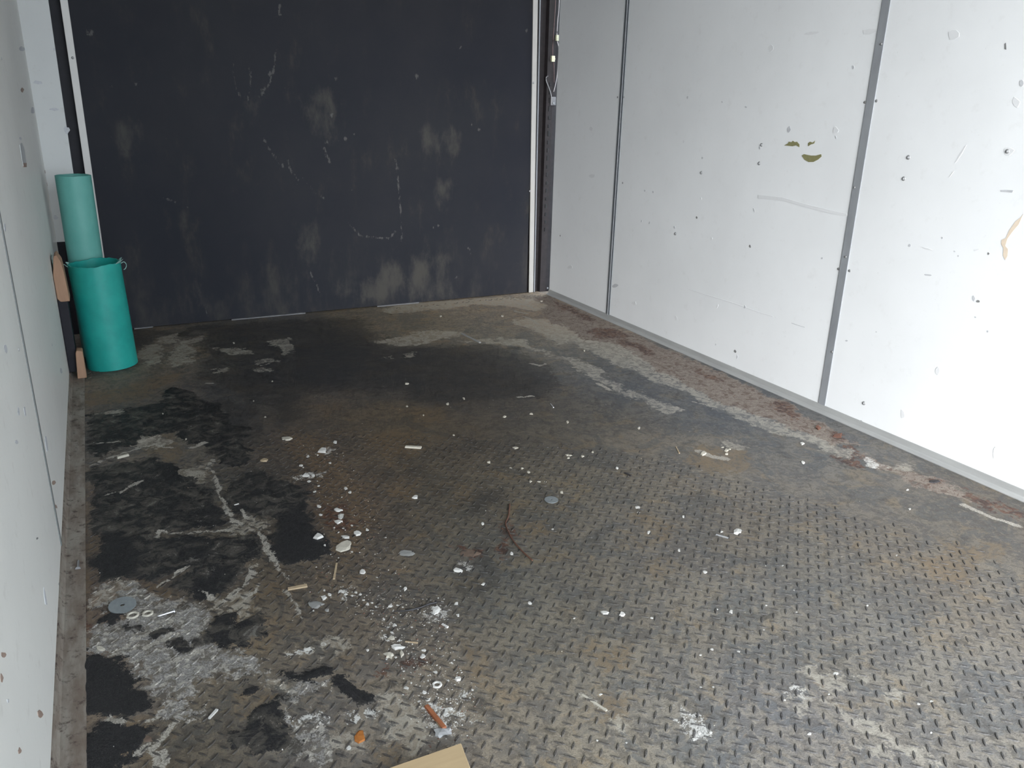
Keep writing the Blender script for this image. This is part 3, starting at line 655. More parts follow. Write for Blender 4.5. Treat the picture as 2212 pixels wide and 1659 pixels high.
def floor_material(name, lug):
    t = NT(name); t.dims = '2D'
    warp = t.noise(22, 5, .6)
    edge = t.noise(75, 5, .70)
    fine = t.noise(330, 3, .7)
    grit = t.noise(900, 2, .6)
    def crisp(lay, amp=.022, soft=.0018, bias=0.0):
        v = t.math('ADD', t.attr(lay), t.math('MULTIPLY', t.math('SUBTRACT', edge, .5), amp * 1.7))
        v = t.math('ADD', v, t.math('MULTIPLY', t.math('SUBTRACT', warp, .5), amp * 1.5))
        v = t.math('ADD', v, t.math('MULTIPLY', t.math('SUBTRACT', fine, .5), amp * .7))
        if bias: v = t.math('ADD', v, bias)
        return t.step(v, -soft, soft)
    tone = t.mix(1.0, t.attr('tone', 'Color'), (1.28, 1.255, 1.235), 'MULTIPLY')
    mul = lambda k: t.mix(1.0, tone, k, 'MULTIPLY')
    patch = t.noise(12, 6, .66, t.mapping((1, 1, 1), (3.1, .7, 0)), .5)
    blue = t.noise(8.5, 6, .68, t.mapping((1, 1, 1), (9.3, 4.2, 0)), .7)
    ochre = t.noise(10, 6, .62, t.mapping((1, 1, 1), (5.5, 7.7, 0)), .6)
    crust = t.noise(42, 6, .74, t.mapping((1, 1, 1), (2.2, 6.1, 0)), .8)
    c = t.mix(t.step(patch, .40, .60), mul((.80, .80, .82)), mul((1.26, 1.20, 1.10)))
    c = t.mix(t.math('MULTIPLY', t.step(ochre, .55, .66), .60), c, mul((1.38, 1.14, .82)))
    c = t.mix(t.math('MULTIPLY', t.step(blue, .51, .60), .80), c, mul((.66, .715, .79)))
    c = t.mix(t.math('MULTIPLY', t.step(crust, .50, .57), .62), c, mul((.58, .55, .53)))
    c = t.mix(t.math('MULTIPLY', t.step(edge, .53, .62), .60), c, mul((1.55, 1.46, 1.30)))
    c = t.mix(t.math('MULTIPLY', t.step(fine, .54, .66), .50), c, mul((.46, .44, .43)))
    # dark oily film, soft edged
    dk = t.step(t.math('ADD', t.attr('dark'), t.math('MULTIPLY', t.math('ADD', t.math('SUBTRACT', edge, .5), t.math('MULTIPLY', t.math('SUBTRACT', patch, .5), 1.4)), .16)), -.03, .03)
    c = t.mix(t.math('MULTIPLY', dk, .60), c, (.020, .020, .022))
    # bare steel, scraped
    st = crisp('steel', .045)
    stc = t.mix(t.step(fine, .38, .62), (.165, .158, .150), (.31, .295, .275))
    stc = t.mix(t.math('MULTIPLY', t.step(crust, .48, .56), .75), stc, (.115, .098, .076))
    stc = t.mix(t.math('MULTIPLY', t.step(edge, .54, .60), .85), stc, (.40, .375, .33))  # bright flecks in the colour stand in for glints on the steel
    c = t.mix(st, c, stc)
    # brown dust, soft edged
    tn = t.step(t.math('ADD', t.attr('tan'), t.math('MULTIPLY', t.math('SUBTRACT', edge, .5), .08)), -.010, .016)
    tnc = t.mix(.5, mul((1.45, 1.15, .80)), (.115, .086, .055))
    c = t.mix(t.math('MULTIPLY', t.math('MULTIPLY', tn, t.step(crust, .62, .48)), .70), c, tnc)
    # pinkish dirt with rust specks
    pk = crisp('pink', .045, .004)
    pkc = t.mix(t.step(edge, .42, .60), (.205, .165, .138), (.27, .235, .195))
    pkc = t.mix(t.math('MULTIPLY', t.step(crust, .52, .58), .8), pkc, (.105, .062, .046))
    pkc = t.mix(t.step(fine, .60, .66), pkc, (.060, .024, .018))
    c = t.mix(t.math('MULTIPLY', pk, .88), c, pkc)
    rs = crisp('rust', .040, .005)
    rsc = t.mix(t.step(crust, .42, .58), (.120, .056, .034), (.044, .021, .017))
    c = t.mix(t.math('MULTIPLY', t.math('MULTIPLY', rs, t.step(edge, .36, .50)), .85), c, rsc)
    # black residue
    bk = crisp('black', .026)
    hole = t.noise(30, 6, .74, t.mapping((1, 1, 1), (1.7, 8.8, 0)), .5)
    film = t.noise(7, 5, .6, t.mapping((1, 1, 1), (4.4, 2.1, 0)))
    bkc = t.mix(t.step(fine, .35, .7), (.0125, .0122, .0135), (.024, .023, .0235))
    open_ = t.step(t.math('ADD', t.attr('solid'), t.math('MULTIPLY', t.math('SUBTRACT', hole, .5), .12)), .006, -.014)
    bkc = t.mix(t.math('MULTIPLY', open_, t.math('MULTIPLY', t.step(hole, .44, .56), t.math('MULTIPLY', t.step(film, .34, .54), .9))), bkc, (.066, .059, .050))
    bkc = t.mix(t.math('MULTIPLY', t.step(t.math('ADD', hole, t.math('MULTIPLY', fine, .3)), .78, .83), t.math('MULTIPLY', open_, .9)), bkc, (.15, .14, .125))
    c = t.mix(bk, c, bkc)
    # pale scrapes and white powder
    pl = crisp('pale', .034)
    plc = t.mix(t.step(crust, .44, .58), t.mix(.72, mul((1.5, 1.45, 1.35)), (.40, .372, .315)), mul((1.4, 1.35, 1.25)))
    c = t.mix(t.math('MULTIPLY', pl, t.math('ADD', .50, t.math('MULTIPLY', t.step(fine, .36, .52), .45))), c, plc)
    sc_ = crisp('scrape', .010, .0012, -.0006)
    c = t.mix(t.math('MULTIPLY', sc_, .88), c, t.mix(t.step(fine, .40, .60), (.25, .232, .20), (.46, .43, .375)))
    wh = crisp('white', .030)
    c = t.mix(t.math('MULTIPLY', wh, t.step(t.math('ADD', t.math('MULTIPLY', fine, .4), t.math('MULTIPLY', crust, .6)), .46, .52)), c, (.60, .59, .56))
    # scattered specks of plaster dust
    c = t.mix(t.math('MULTIPLY', t.step(grit, .70, .76), .45), c, (.36, .35, .32))
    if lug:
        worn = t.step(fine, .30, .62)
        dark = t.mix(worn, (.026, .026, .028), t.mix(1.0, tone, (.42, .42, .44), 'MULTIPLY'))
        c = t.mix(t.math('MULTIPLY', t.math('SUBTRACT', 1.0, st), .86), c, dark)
    h = t.math('ADD', t.math('MULTIPLY', fine, .6), t.math('MULTIPLY', edge, 1.3))
    t.bump(h, .6 if not lug else .15, .0018)
    rough = t.math('ADD', .50, t.math('MULTIPLY', edge, .25))
    return t.out(c, rough, 0, .38)
M['floor'] = floor_material('dirty_tread_plate', False)
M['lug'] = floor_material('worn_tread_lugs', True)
floor = tag(link('floor', me, M['floor']), 'dirty steel tread plate floor with black residue, rust and scrapes', 'floor', kind='structure')
boxobj('floor_slab', XL - .06, XR + .1, FY0, YD + .1, -.05, -.004, M['black_frame'], floor)
# unseen stretch of the same plate behind and below the camera
me2, P2 = grid_mesh('plate_behind', np.linspace(XL - .02, XR + .03, 30), np.linspace(YB, FY0 + .001, 20), lambda u, v: np.c_[u, v, u * 0 - .0002])
for k in fields: add_attr(me2, k, np.full(len(P2), -.04))
add_color(me2, 'tone', tone_field(P2))
link('plate_behind', me2, M['floor'], floor)

# raised lugs of the tread plate: two crossing directions on a 29 mm lattice
iu = lambda x: np.clip(np.rint((x - us[0]) / STEP).astype(int), 0, len(us) - 1)
iv = lambda y: np.clip(np.rint((y - vs[0]) / STEP).astype(int), 0, len(vs) - 1)
buried = [tuple(F(x, y)[:2]) for x, y in [(600, 930), (850, 945), (1100, 955), (1400, 985), (1650, 1060), (1850, 1120), (2080, 1190), (2212, 1260), (2400, 1300), (2212, 1060), (1184, 640), (300, 700), (165, 830), (165, 1000), (450, 1000)]]
lx, ly = [], []
ang = []
PX, PY = .0296, .0288
for i in range(int((XR - XL) / PX) + 1):
    for j in range(int((YD - FY0) / PY) + 1):
        x, y = .7104 + PX * (i - 29), .8551 + PY * (j - 17)
        lx.append(x); ly.append(y); ang.append(-47.0)
        lx.append(x - PX * .5); ly.append(y + PY * .55); ang.append(46.0)
lx, ly, ang = np.array(lx), np.array(ly), np.array(ang)
ok = (lx > XL + .05) & (lx < XR - .03) & (ly > FY0 + .02) & (ly < YD - .06)
lx, ly, ang = lx[ok], ly[ok], ang[ok]
bl = fields['black'].reshape(len(vs), len(us))[iv(ly), iu(lx)]
bur = sdf_poly(np.c_[lx, ly], buried)
ok = (bl < .004) & (bur < -.015 + nrs.rand(len(lx)) * .06)
lx, ly, ang, bur = lx[ok], ly[ok], ang[ok], bur[ok]
# size in the picture
cx = np.c_[lx, ly, np.full(len(lx), -EYE)] @ AX
upx, upy, dz = 1106 + FPX * cx[:, 0] / cx[:, 2], 829.5 + FPX * cx[:, 1] / cx[:, 2], cx[:, 2]
vis = (dz > .05) & (upx > 4) & (upx < 2208) & (upy < 1655)
LUG_L, LUG_W, LUG_H = .0205, .0054, .0015
prof_lug = []
for k in range(10):
    s = -1 + 2 * (k + .5) / 10
ol = [(-1, 0), (-.62, .72), (0, 1), (.62, .72), (1, 0), (.62, -.72), (0, -1), (-.62, -.72)]
def lug_geom(x, y, a, s=1.0, hs=1.0):
    ca, sa = math.cos(math.radians(a)), math.sin(math.radians(a))
    L, W, Hh = LUG_L / 2 * s, LUG_W / 2 * s, LUG_H * hs
    V = []
    for (u, v) in ol:
        V.append((x + u * L * ca - v * W * sa, y + u * L * sa + v * W * ca, -.0004))
    for (u, v) in ol:
        u, v = u * .80, v * .55
        V.append((x + u * L * ca - v * W * sa, y + u * L * sa + v * W * ca, Hh))
    return V
lug_faces = [(k, (k + 1) % 8, 8 + (k + 1) % 8, 8 + k) for k in range(8)] + [tuple(range(8, 16))]
gi = lambda arr, x, y: arr.reshape(len(vs), len(us))[iv(np.array([x])), iu(np.array([x]))]
def lug_mesh(name, idx):
    V, Fc, src = [], [], []
    for n_, i in enumerate(idx):
        sc = rnd.uniform(.82, 1.08)
        V += lug_geom(lx[i], ly[i], ang[i] + rnd.uniform(-2, 2), sc, rnd.uniform(.7, 1.05))
        b = 16 * n_
        Fc += [tuple(b + q for q in f) for f in lug_faces]
    me = bpy.data.meshes.new(name); me.from_pydata(V, [], Fc); me.update()
    A = np.array(V); I = iv(A[:, 1]) * len(us) + iu(A[:, 0])
    for k in fields: add_attr(me, k, fields[k][I])
    add_color(me, 'tone', tone[I])
    return me
order = np.argsort(np.where(vis, dz, 1e3))
near, rest = list(order[:300]), list(order[300:])
for i in near:
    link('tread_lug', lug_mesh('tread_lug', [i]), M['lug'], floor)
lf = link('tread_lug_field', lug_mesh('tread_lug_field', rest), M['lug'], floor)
lf['kind'] = 'stuff'

# ------------------------------------------------------------------ things
# --- teal pipe offcuts in the far left corner
t = NT('teal_pipe_bright')
n = t.noise(14, 5, .6); n2 = t.noise(120, 4, .7)
c = t.mix(t.step(n, .3, .7), (.012, .285, .245), (.018, .345, .295))
c = t.mix(t.math('MULTIPLY', t.step(n2, .60, .75), .35), c, (.10, .30, .26))
M['teal_bright'] = t.out(c, .42, 0, .45)
t = NT('teal_pipe_faded')
n = t.noise(10, 5, .6); n2 = t.noise(90, 4, .7)
c = t.mix(t.step(n, .3, .7), (.105, .345, .300), (.135, .395, .345))
c = t.mix(t.math('MULTIPLY', t.step(n2, .60, .75), .4), c, (.20, .36, .33))
M['teal_faded'] = t.out(c, .5, 0, .4)
M['teal_burr'] = simple('torn_teal_rim', (.32, .52, .47), .6, 0, .3, 200)
M['bare_wood'] = simple('bare_brown_wood', (.34, .20, .125), .7, 0, .30, 22, .3, stretch=(3, 3, .5))
M['pale_wood'] = simple('pale_pine', (.50, .37, .215), .65, 0, .16, 26, .2, stretch=(.35, 3, 3))
M['red_wood'] = simple('red_brown_splinter', (.30, .105, .045), .65, 0, .5, 120, .3)

def pipe(name, base, top, r, wall, mat, label, cat, jag=0.0, n=48):
    base, top = Vector(base), Vector(top)
    root = empty(name, base); tag(root, label, cat)
    ax = (top - base); L = ax.length; ax.normalize()
    a = ax.cross(Vector((0, 1, 0))).normalized(); b = ax.cross(a)
    bm = bmesh.new()
    def ring(rad, z, jit=0.0):
        out = []
        for k in range(n):
            th = 2 * math.pi * k / n
            out.append(bm.verts.new(ax * (z + (jit * (math.sin(3 * th + 1) * .5 + math.sin(7 * th) * .3 + math.sin(17 * th + 2) * .3))) + (a * math.cos(th) + b * math.sin(th)) * rad))
        return out
    rings = [ring(r - wall, .002), ring(r, .0), ring(r, .03), ring(r, L * .5), ring(r, L - .02), ring(r, L, jag), ring(r - wall * .5, L + .0008, jag), ring(r - wall, L, jag), ring(r - wall, L - .03), ring(r - wall, L * .4), ring(r - wall, .002)]
    for A, B in zip(rings, rings[1:]):
        for k in range(n): bm.faces.new((A[k], A[(k + 1) % n], B[(k + 1) % n], B[k]))
    bmesh.ops.remove_doubles(bm, verts=bm.verts, dist=1e-6)
    o = obj('pipe_wall', bm, mat, root, True)
    return root, ax, a, b, L
big, ax, a_, b_, L = pipe('wide_pipe', (-.030, 2.980, .0012), (-.041, 2.980, .357), .080, .0055, M['teal_bright'], 'wide bright teal plastic pipe standing open-topped on the floor in the left corner', 'pipe', .0035)
# torn burrs hanging off the sawn rim
for th, s in [(.2, 1.0), (2.6, 1.2), (2.95, .9), (3.4, .8), (5.9, .7)]:
    bm = bmesh.new()
    p = ax * (L - .002) + (a_ * math.cos(th) + b_ * math.sin(th)) * .080
    e = (a_ * math.cos(th) + b_ * math.sin(th)); tt = ax.cross(e)
    pts = [p - tt * .010 * s, p + tt * .012 * s, p + tt * .010 * s + ax * .006 + e * .006, p + tt * .002 + ax * .010 * s + e * .010 * s, p - tt * .007 * s + ax * .005 + e * .004]
    prism(bm, pts, e * .0016)
    obj('rim_burr', bm, M['teal_burr'], big)
bm = bmesh.new()
e = (ax.cross(Vector((0, 1, 0)))).normalized()
base = ax * (L - .006) + Vector((.080, -.005, 0))
tube(bm, spline([base, base + Vector((.010, 0, .004)), base + Vector((.016, 0, -.006)), base + Vector((.012, 0, -.018)), base + Vector((.006, .0, -.022))], 4), .0012, 6)
obj('rim_shaving', bm, M['teal_burr'], big, True)
small, ax2, a2, b2, L2 = pipe('narrow_pipe', (-.068, 3.130, .0012), (-.066, 3.130, .627), .0545, .004, M['teal_faded'], 'narrow faded teal plastic pipe standing behind the wide pipe', 'pipe', .0008)
q = onY(167, 422, 3.078) - small.location
bm = bmesh.new(); tube(bm, [Vector(q) + Vector((0, .004, 0)), Vector(q) + Vector((0, -.0012, 0))], .0035, 10); obj('drill_hole', bm, M['rivet'], small)

# --- dark strut with bare wood blocks wedged between the left wall and the wide pipe
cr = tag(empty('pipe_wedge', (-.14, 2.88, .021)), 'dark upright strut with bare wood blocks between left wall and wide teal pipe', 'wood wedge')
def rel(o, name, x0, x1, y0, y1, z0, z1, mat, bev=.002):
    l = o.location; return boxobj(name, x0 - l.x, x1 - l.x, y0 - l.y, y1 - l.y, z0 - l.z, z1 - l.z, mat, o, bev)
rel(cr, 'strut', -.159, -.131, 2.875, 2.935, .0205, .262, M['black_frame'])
l = cr.location
bm = bmesh.new()
prism(bm, [Vector((x, 2.868, z)) - l for x, z in [(-.1585, .268), (-.150, .258), (-.124, .258), (-.128, .352), (-.131, .385), (-.142, .408), (-.150, .402), (-.1585, .345)]], Vector((0, .085, 0)))
bmesh.ops.bevel(bm, geom=list(bm.edges), offset=.002, segments=1, affect='EDGES')
obj('upper_block', bm, M['bare_wood'], cr)
bm = bmesh.new()
prism(bm, [Vector((x, 2.850, z)) - l for x, z in [(-.138, .003), (-.111, .003), (-.1115, .094), (-.128, .098), (-.132, .090)]], Vector((0, .045, 0)))
bmesh.ops.bevel(bm, geom=list(bm.edges), offset=.0015, segments=1, affect='EDGES')
obj('foot_block', bm, M['bare_wood'], cr)

# --- wires on the right corner post
M['wire_white'] = simple('dirty_white_wire', (.48, .43, .42), .5, 0, .2, 200)
M['wire_brown'] = simple('brown_wire', (.10, .045, .040), .5, 0, .3, 200)
M['connector'] = simple('cream_connector', (.62, .60, .42), .5, 0, .15, 300)
M['dull_steel'] = simple('dull_steel', (.16, .155, .155), .45, .5, .3, 120)
def wire(name, pix, y, r, mat, label, conn, extra_top):
    pts = [onY(px, py, y) for px, py in pix]
    pts = [Vector((pts[0].x + extra_top, y, ZC - .012)), Vector((pts[0].x + extra_top * .6, y, (ZC + pts[0].z) / 2))] + pts
    root = tag(empty(name, pts[-1]), label, 'wire')
    bm = bmesh.new(); tube(bm, [p - root.location for p in spline(pts, 6)], r, 8)
    obj('lead', bm, mat, root, True)
    c = onY(*conn[:2], y) - root.location
    bm = bmesh.new(); box(bm, c.x - .0085, c.x + .0085, c.y - .007, c.y + .006, c.z - .0125, c.z + .0125, .002)
    k = obj('connector', bm, M['connector'], root)
    bm = bmesh.new(); box(bm, c.x - .0095, c.x + .0095, c.y - .008, c.y + .006, c.z - .003, c.z + .002, .001)
    obj('clip', bm, M['connector'], k)
    return root
wire('white_wire', [(1208, 0), (1205, 40), (1203, 72), (1204, 90), (1207, 106), (1205, 140), (1203, 165), (1199, 186), (1196, 198)], YD - .0095, .0019, M['wire_white'], 'white wire with a cream connector hanging against the right corner post', (1204, 82), .004)
wire('brown_wire', [(1200, 0), (1198, 40), (1195, 80), (1194, 118), (1196, 136), (1197, 160), (1197, 178)], YD - .0085, .0015, M['wire_brown'], 'thin brown wire with a lower cream connector beside the white wire', (1194, 127), .002)
hp = [onY(px, py, YD - .008) for px, py in [(1184, 164), (1180, 167), (1180, 175), (1184, 186), (1189, 200), (1192, 214)]]
hk = tag(empty('latch_hook', hp[-1]), 'bent steel latch hook on the right corner post below the wires', 'hook')
bm = bmesh.new(); tube(bm, [p - hk.location for p in spline(hp, 5)], .0024, 8); obj('hook_rod', bm, M['dull_steel'], hk, True)
c = onY(1194, 219, YD - .004) - hk.location
bm = bmesh.new(); box(bm, c.x - .013, c.x + .013, c.y - .006, c.y + .003, c.z - .018, c.z + .020, .003); obj('hook_plate', bm, M['dull_steel'], hk)
cap('rivet', Vector((c.x, c.y - .006, c.z - .008)), (0, -1, 0), .005, M['rivet'], hk, .003)

# --- plank end at the bottom of the picture
q = F(996, 1604, .019)
pk = tag(empty('plank', (q.x - .16, q.y - .045, 0)), 'pale pine board lying on the floor at the bottom edge of the picture', 'board')
bm = bmesh.new()
prism(bm, [Vector((x, y, .0012)) - pk.location for x, y in [(q.x, q.y), (q.x - .30, q.y + .002), (q.x - .305, q.y - .087), (q.x - .012, q.y - .089)]], Vector((0, 0, .0178)))
bmesh.ops.bevel(bm, geom=list(bm.edges), offset=.0012, segments=1, affect='EDGES')
obj('board', bm, M['pale_wood'], pk)

# --- loose debris
M['plaster'] = simple('white_plaster', (.56, .55, .52), .8, 0, .22, 260, .3)
M['plaster_cream'] = simple('cream_plaster', (.47, .44, .37), .8, 0, .2, 200, .3)
M['slate'] = simple('grey_flake', (.26, .26, .25), .6, 0, .2, 150, .2)
M['wood_sliver'] = simple('wood_sliver', (.40, .31, .20), .7, 0, .25, 80, .2)
M['brown_flake'] = simple('brown_flake', (.125, .088, .066), .75, 0, .45, 90, .2)
M['rust_flake'] = simple('rust_flake', (.15, .068, .045), .75, 0, .35, 150, .3)
M['orange'] = simple('orange_flake', (.42, .15, .03), .7, 0, .3, 100, .3)
M['dark_bit'] = simple('dark_bit', (.02, .018, .02), .6, 0, .4, 200)
M['zinc'] = simple('zinc_washer', (.30, .33, .34), .4, .5, .2, 120)
M['steel_bright'] = simple('bright_nail', (.50, .51, .53), .3, .7, .2, 200)
M['rusty_wire'] = simple('rusty_wire', (.12, .055, .035), .7, .1, .35, 150)
M['foil'] = simple('crumpled_foil', (.62, .63, .65), .3, .7, .2, 90)
def gz(p):
    i = int(np.clip(round((p.y - vs[0]) / STEP), 0, len(vs) - 1)) * len(us) + int(np.clip(round((p.x - us[0]) / STEP), 0, len(us) - 1))
    return float(hz[i])
def chip(px, py, w, h, mat, name, label, cat, group=None, n=7, jag=.38, thick=None, rot=0.0):
    out = blob(px, py, w * .46, h * .46, rot, n, jag)
    c = F(px, py); z = gz(c)
    pts = [F(x, y) - c for x, y in out]
    size = min(max(p.x for p in pts) - min(p.x for p in pts), max(p.y for p in pts) - min(p.y for p in pts))
    th = thick if thick else max(.0010, min(.005, size * .20))
    o_c = Vector((c.x, c.y, z))
    bm = bmesh.new(); base = [p + Vector((0, 0, -.0006)) for p in pts]
    A = [bm.verts.new(p) for p in base]
    B = [bm.verts.new(p * rnd.uniform(.86, .98) + Vector((0, 0, th * rnd.uniform(.45, .75)))) for p in base]
    tl_ = Vector((rnd.uniform(-.15, .15), rnd.uniform(-.15, .15), 0)) * size
    C = [bm.verts.new(p * rnd.uniform(.55, .85) + tl_ + Vector((0, 0, th * rnd.uniform(.85, 1.1)))) for p in base]
    k_ = len(base)
    for X_, Y_ in ((A, B), (B, C)):
        for k in range(k_): bm.faces.new((X_[k], X_[(k + 1) % k_], Y_[(k + 1) % k_], Y_[k]))
    bm.faces.new(A); bm.faces.new(list(reversed(C)))
    o = obj(name, bm, M[mat], None); o.location = o_c
    return tag(o, label, cat, group)
def sliver(a, b, w, mat, name, label, cat, th=.002, group=None):
    p, q = F(*a), F(*b); c = (p + q) / 2; d = (q - p); s = Vector((-d.y, d.x, 0)).normalized() * w / 2
    z = gz(c)
    bm = bmesh.new()
    prism(bm, [p - c + s * .5, p - c - s * .8, q - c - s, q - c + s * .6], Vector((0, 0, th)), .06)
    o = obj(name, bm, M[mat]); o.location = (c.x, c.y, z - .0003)
    return tag(o, label, cat, group)
GA, GB, GC = 'white plaster chips in the brown dirt strip', 'white plaster chips scattered over the open tread plate', 'pale chips on the dark far floor'
LA, LB, LC = 'small white plaster chip lying in the brown dirt strip', 'small white plaster chip lying on the open tread plate right of the dirt', 'small pale chip lying on the dark dirty floor before the black door'
for (x, y, w, h) in [(697,975,24,11),(723,956,13,7),(665,986,7,6),(686,983,6,5),(650,1006,8,6),(661,1028,18,8),(676,1026,11,7),(669,1040,10,5),(680,1063,8,6),(746,1056,9,8),(756,1063,8,6),(690,1094,11,8),(730,1103,19,9),(737,1117,13,13),(731,1128,17,8),(692,1112,10,5),(794,1145,8,7),(747,1160,20,8),(783,1236,14,12),(699,1291,12,12),(712,1284,9,8),(875,1272,11,9),
                     (676,1319,7,4),(738,1278,14,9),(747,1284,9,7),(769,1280,8,6),(778,1284,7,5),(760,1287,8,5),(794,1305,10,6),(804,1301,7,5),(843,1310,11,8),(830,1338,7,5),(852,1351,9,7),(935,1327,11,7),(950,1316,8,7),(863,1383,7,6),(915,1405,10,6),(913,1418,12,9),(940,1452,12,8),(877,1486,13,8),(917,1497,13,9),(924,1512,12,7),(930,1520,9,6),(957,1565,11,10),(949,1545,12,8),(972,1531,10,7),(941,1534,10,6),(965,1541,8,6),(752,1615,12,10),
                     (846,1366,8,6),(832,1373,9,6),(838,1383,7,5),(855,1420,8,6),(840,1412,9,7),(835,1424,7,5),(794,1405,8,6),(672,1404,10,6),(905,1515,7,5),(914,1530,8,6),(982,1545,7,5),(700,1275,6,5),(785,1296,7,5),(812,1310,6,5),(858,1308,5,4),(870,1312,5,4),(730,1150,6,5),(742,1141,6,5),(722,1140,5,4),(760,1135,5,4),(655,1010,5,4),(713,1000,6,4),(688,1050,6,4),(702,1180,6,4),(760,1192,6,4),(805,1325,5,4),(890,1355,6,4),(900,1440,6,5),(872,1450,6,4),(968,1470,6,5),(925,1470,6,5),(870,1500,6,5),(888,1475,6,5)]:
    chip(x, y, w, h, 'plaster', 'plaster_chip', LA, 'plaster chip', GA)
for (x, y, w, h) in [(986,1305,9,7),(989,1329,8,7),(1145,1303,12,8),(1045,1262,10,5),(1377,1096,11,8),(1379,1108,6,5),(1477,1117,6,5),(1558,1149,10,5),(1105,1196,9,7),(1305,1323,20,9),(1343,1328,17,13),(1579,1322,10,9),(1522,1236,10,8),(1194,1144,6,5),(1401,1150,7,9),(1467,1189,6,5),(1333,1012,7,5),(1733,959,10,7),(1735,1000,7,6),(1965,1100,8,5),(1960,1058,6,5),(1513,1415,7,6),(1538,1403,9,5),(1595,1407,8,5),(1514,1484,8,5),(1541,1484,7,5),(1499,1597,9,8),(1511,1583,8,8),(1490,1542,6,5),(1353,1604,7,6),(1535,1582,9,7),(1805,1456,12,8),(1297,1500,10,5),(1937,1200,6,5),(1874,1308,5,4),(1716,1274,7,4),(1690,1222,5,4),(1043,1132,9,7),(1381,924,5,5),(1748,1585,10,7),(1984,1520,11,6),(2012,1515,10,6),(2011,1582,6,6),(1695,1512,6,5),(1290,1600,6,5),(1020,1490,9,6),(1240,1336,6,4),(1408,1335,7,5),(1550,1316,5,4),(1655,1308,6,4),(1720,1322,6,4),(1650,1360,6,4),(1790,1500,7,4)]:
    chip(x, y, w, h, 'plaster', 'plaster_chip', LB, 'plaster chip', GB)
for (x, y, w, h) in [(1113,968,13,6),(1090,900,7,5),(1002,861,6,5),(967,873,6,5),(1148,894,9,4),(1226,912,6,5),(880,878,6,5),(915,897,5,4),(1380,926,5,4),(1214,1064,8,7),(1103,1012,8,5),(1128,1012,7,5),(1146,1040,8,5),(1165,1040,10,4),(1178,1041,8,4),(1056,999,8,5),(1142,1020,8,6),(1225,983,9,5),(1232,984,7,4),(1258,986,8,5),(1280,977,6,4),(1170,651,7,4),(879,829,8,6),(588,824,4,4),(505,741,5,4),(352,895,5,4),(402,950,6,4),(573,901,5,4),(548,866,4,4),(1262,758,6,4),(1381,693,4,4),(952,683,5,4),(1085,683,7,4),(1098,1148,5,4),(1519,980,13,9),(1569,973,8,6),(1576,970,7,5),(1561,966,8,4),(1570,981,8,5),(1228,990,6,4),(980,940,5,4)]:
    chip(x, y, w, h, 'plaster_cream', 'pale_chip', LC, 'chip', GC)
# pieces that stand out one by one
chip(942, 1318, 24, 15, 'plaster', 'plaster_chip', 'lumpy white plaster chunk beside the end of the dark twig', 'plaster chip', n=11, jag=.35)
chip(620, 948, 22, 10, 'plaster_cream', 'plaster_chip', 'cream plaster flake farthest back in the dirt strip', 'plaster chip')
chip(688, 1162, 23, 12, 'plaster', 'plaster_chip', 'white plaster chip touching the edge of the black residue', 'plaster chip')
chip(772, 1152, 20, 12, 'plaster', 'plaster_chip', 'angular white plaster chip with a dark stain behind it', 'plaster chip')
chip(742, 1181, 36, 23, 'plaster_cream', 'plaster_slab', 'largest flat cream plaster slab in the dirt strip', 'plaster slab', n=10, thick=.004)
chip(878, 1196, 38, 15, 'slate', 'grey_flake', 'flat grey oval flake lying right of the cream plaster slab', 'flake', n=10, jag=.12, thick=.002)
chip(683, 1305, 33, 20, 'slate', 'grey_flake', 'flat grey flake in front of a white plaster lump', 'flake', n=9, thick=.002)
chip(706, 1319, 15, 8, 'slate', 'grey_flake', 'small grey flake beside the larger grey flake', 'flake', thick=.002)
chip(859, 1399, 31, 11, 'plaster', 'plaster_chip', 'long white plaster chip in the middle of the dirt strip', 'plaster chip', n=10, thick=.004)
chip(868, 1414, 15, 16, 'plaster_cream', 'plaster_chip', 'thumb-shaped cream plaster chip below the long white chip', 'plaster chip', thick=.004)
chip(847, 1378, 18, 11, 'plaster_cream', 'plaster_chip', 'grey-white plaster chip above the long white chip', 'plaster chip')
chip(841, 1416, 22, 15, 'plaster_cream', 'plaster_chip', 'crumbling cream plaster lump left of the thumb-shaped chip', 'plaster chip', n=11, jag=.4)
chip(989, 1467, 19, 9, 'plaster', 'plaster_chip', 'oval white plaster chip right of the ring-shaped bit', 'plaster chip', thick=.004)
chip(990, 1233, 22, 9, 'plaster', 'plaster_chip', 'white chip with a tan edge on the bluish stain', 'plaster chip')
chip(1013, 1197, 44, 20, 'brown_flake', 'brown_flake', 'flat reddish brown flake above the bluish stain', 'flake', n=10, thick=.0015)
chip(897, 1074, 15, 9, 'plaster', 'plaster_chip', 'single white plaster chip on brown dirt left of the washer', 'plaster chip')
chip(1594, 1150, 19, 13, 'plaster', 'plaster_chip', 'bright white plaster chip right of the shiny sliver', 'plaster chip')
chip(960, 1352, 24, 12, 'brown_flake', 'brown_flake', 'small brown flake with a white sliver on it', 'flake', thick=.0015)
chip(219, 1401, 22, 13, 'plaster_cream', 'cream_flake', 'cream oval flake on the bare steel near the left wall', 'flake', thick=.002, jag=.12)
chip(571, 995, 18, 7, 'wood_sliver', 'wood_chip', 'tan wood chip on dark floor right of the cream scrape', 'wood chip')
chip(780, 1592, 27, 25, 'orange', 'orange_flake', 'orange flake lying near the plank', 'flake', n=10, jag=.4, thick=.003)
chip(1769, 925, 12, 9, 'rust_flake', 'rust_flake', 'rust flake at the foot of the right wall beside the second seam', 'flake')
chip(1810, 941, 26, 13, 'rust_flake', 'rust_flake', 'long rust flake under the right wall trim', 'flake', thick=.002)
chip(2019, 1041, 22, 9, 'dark_bit', 'dark_flake', 'dark maroon flake near the right wall trim', 'flake', thick=.003)
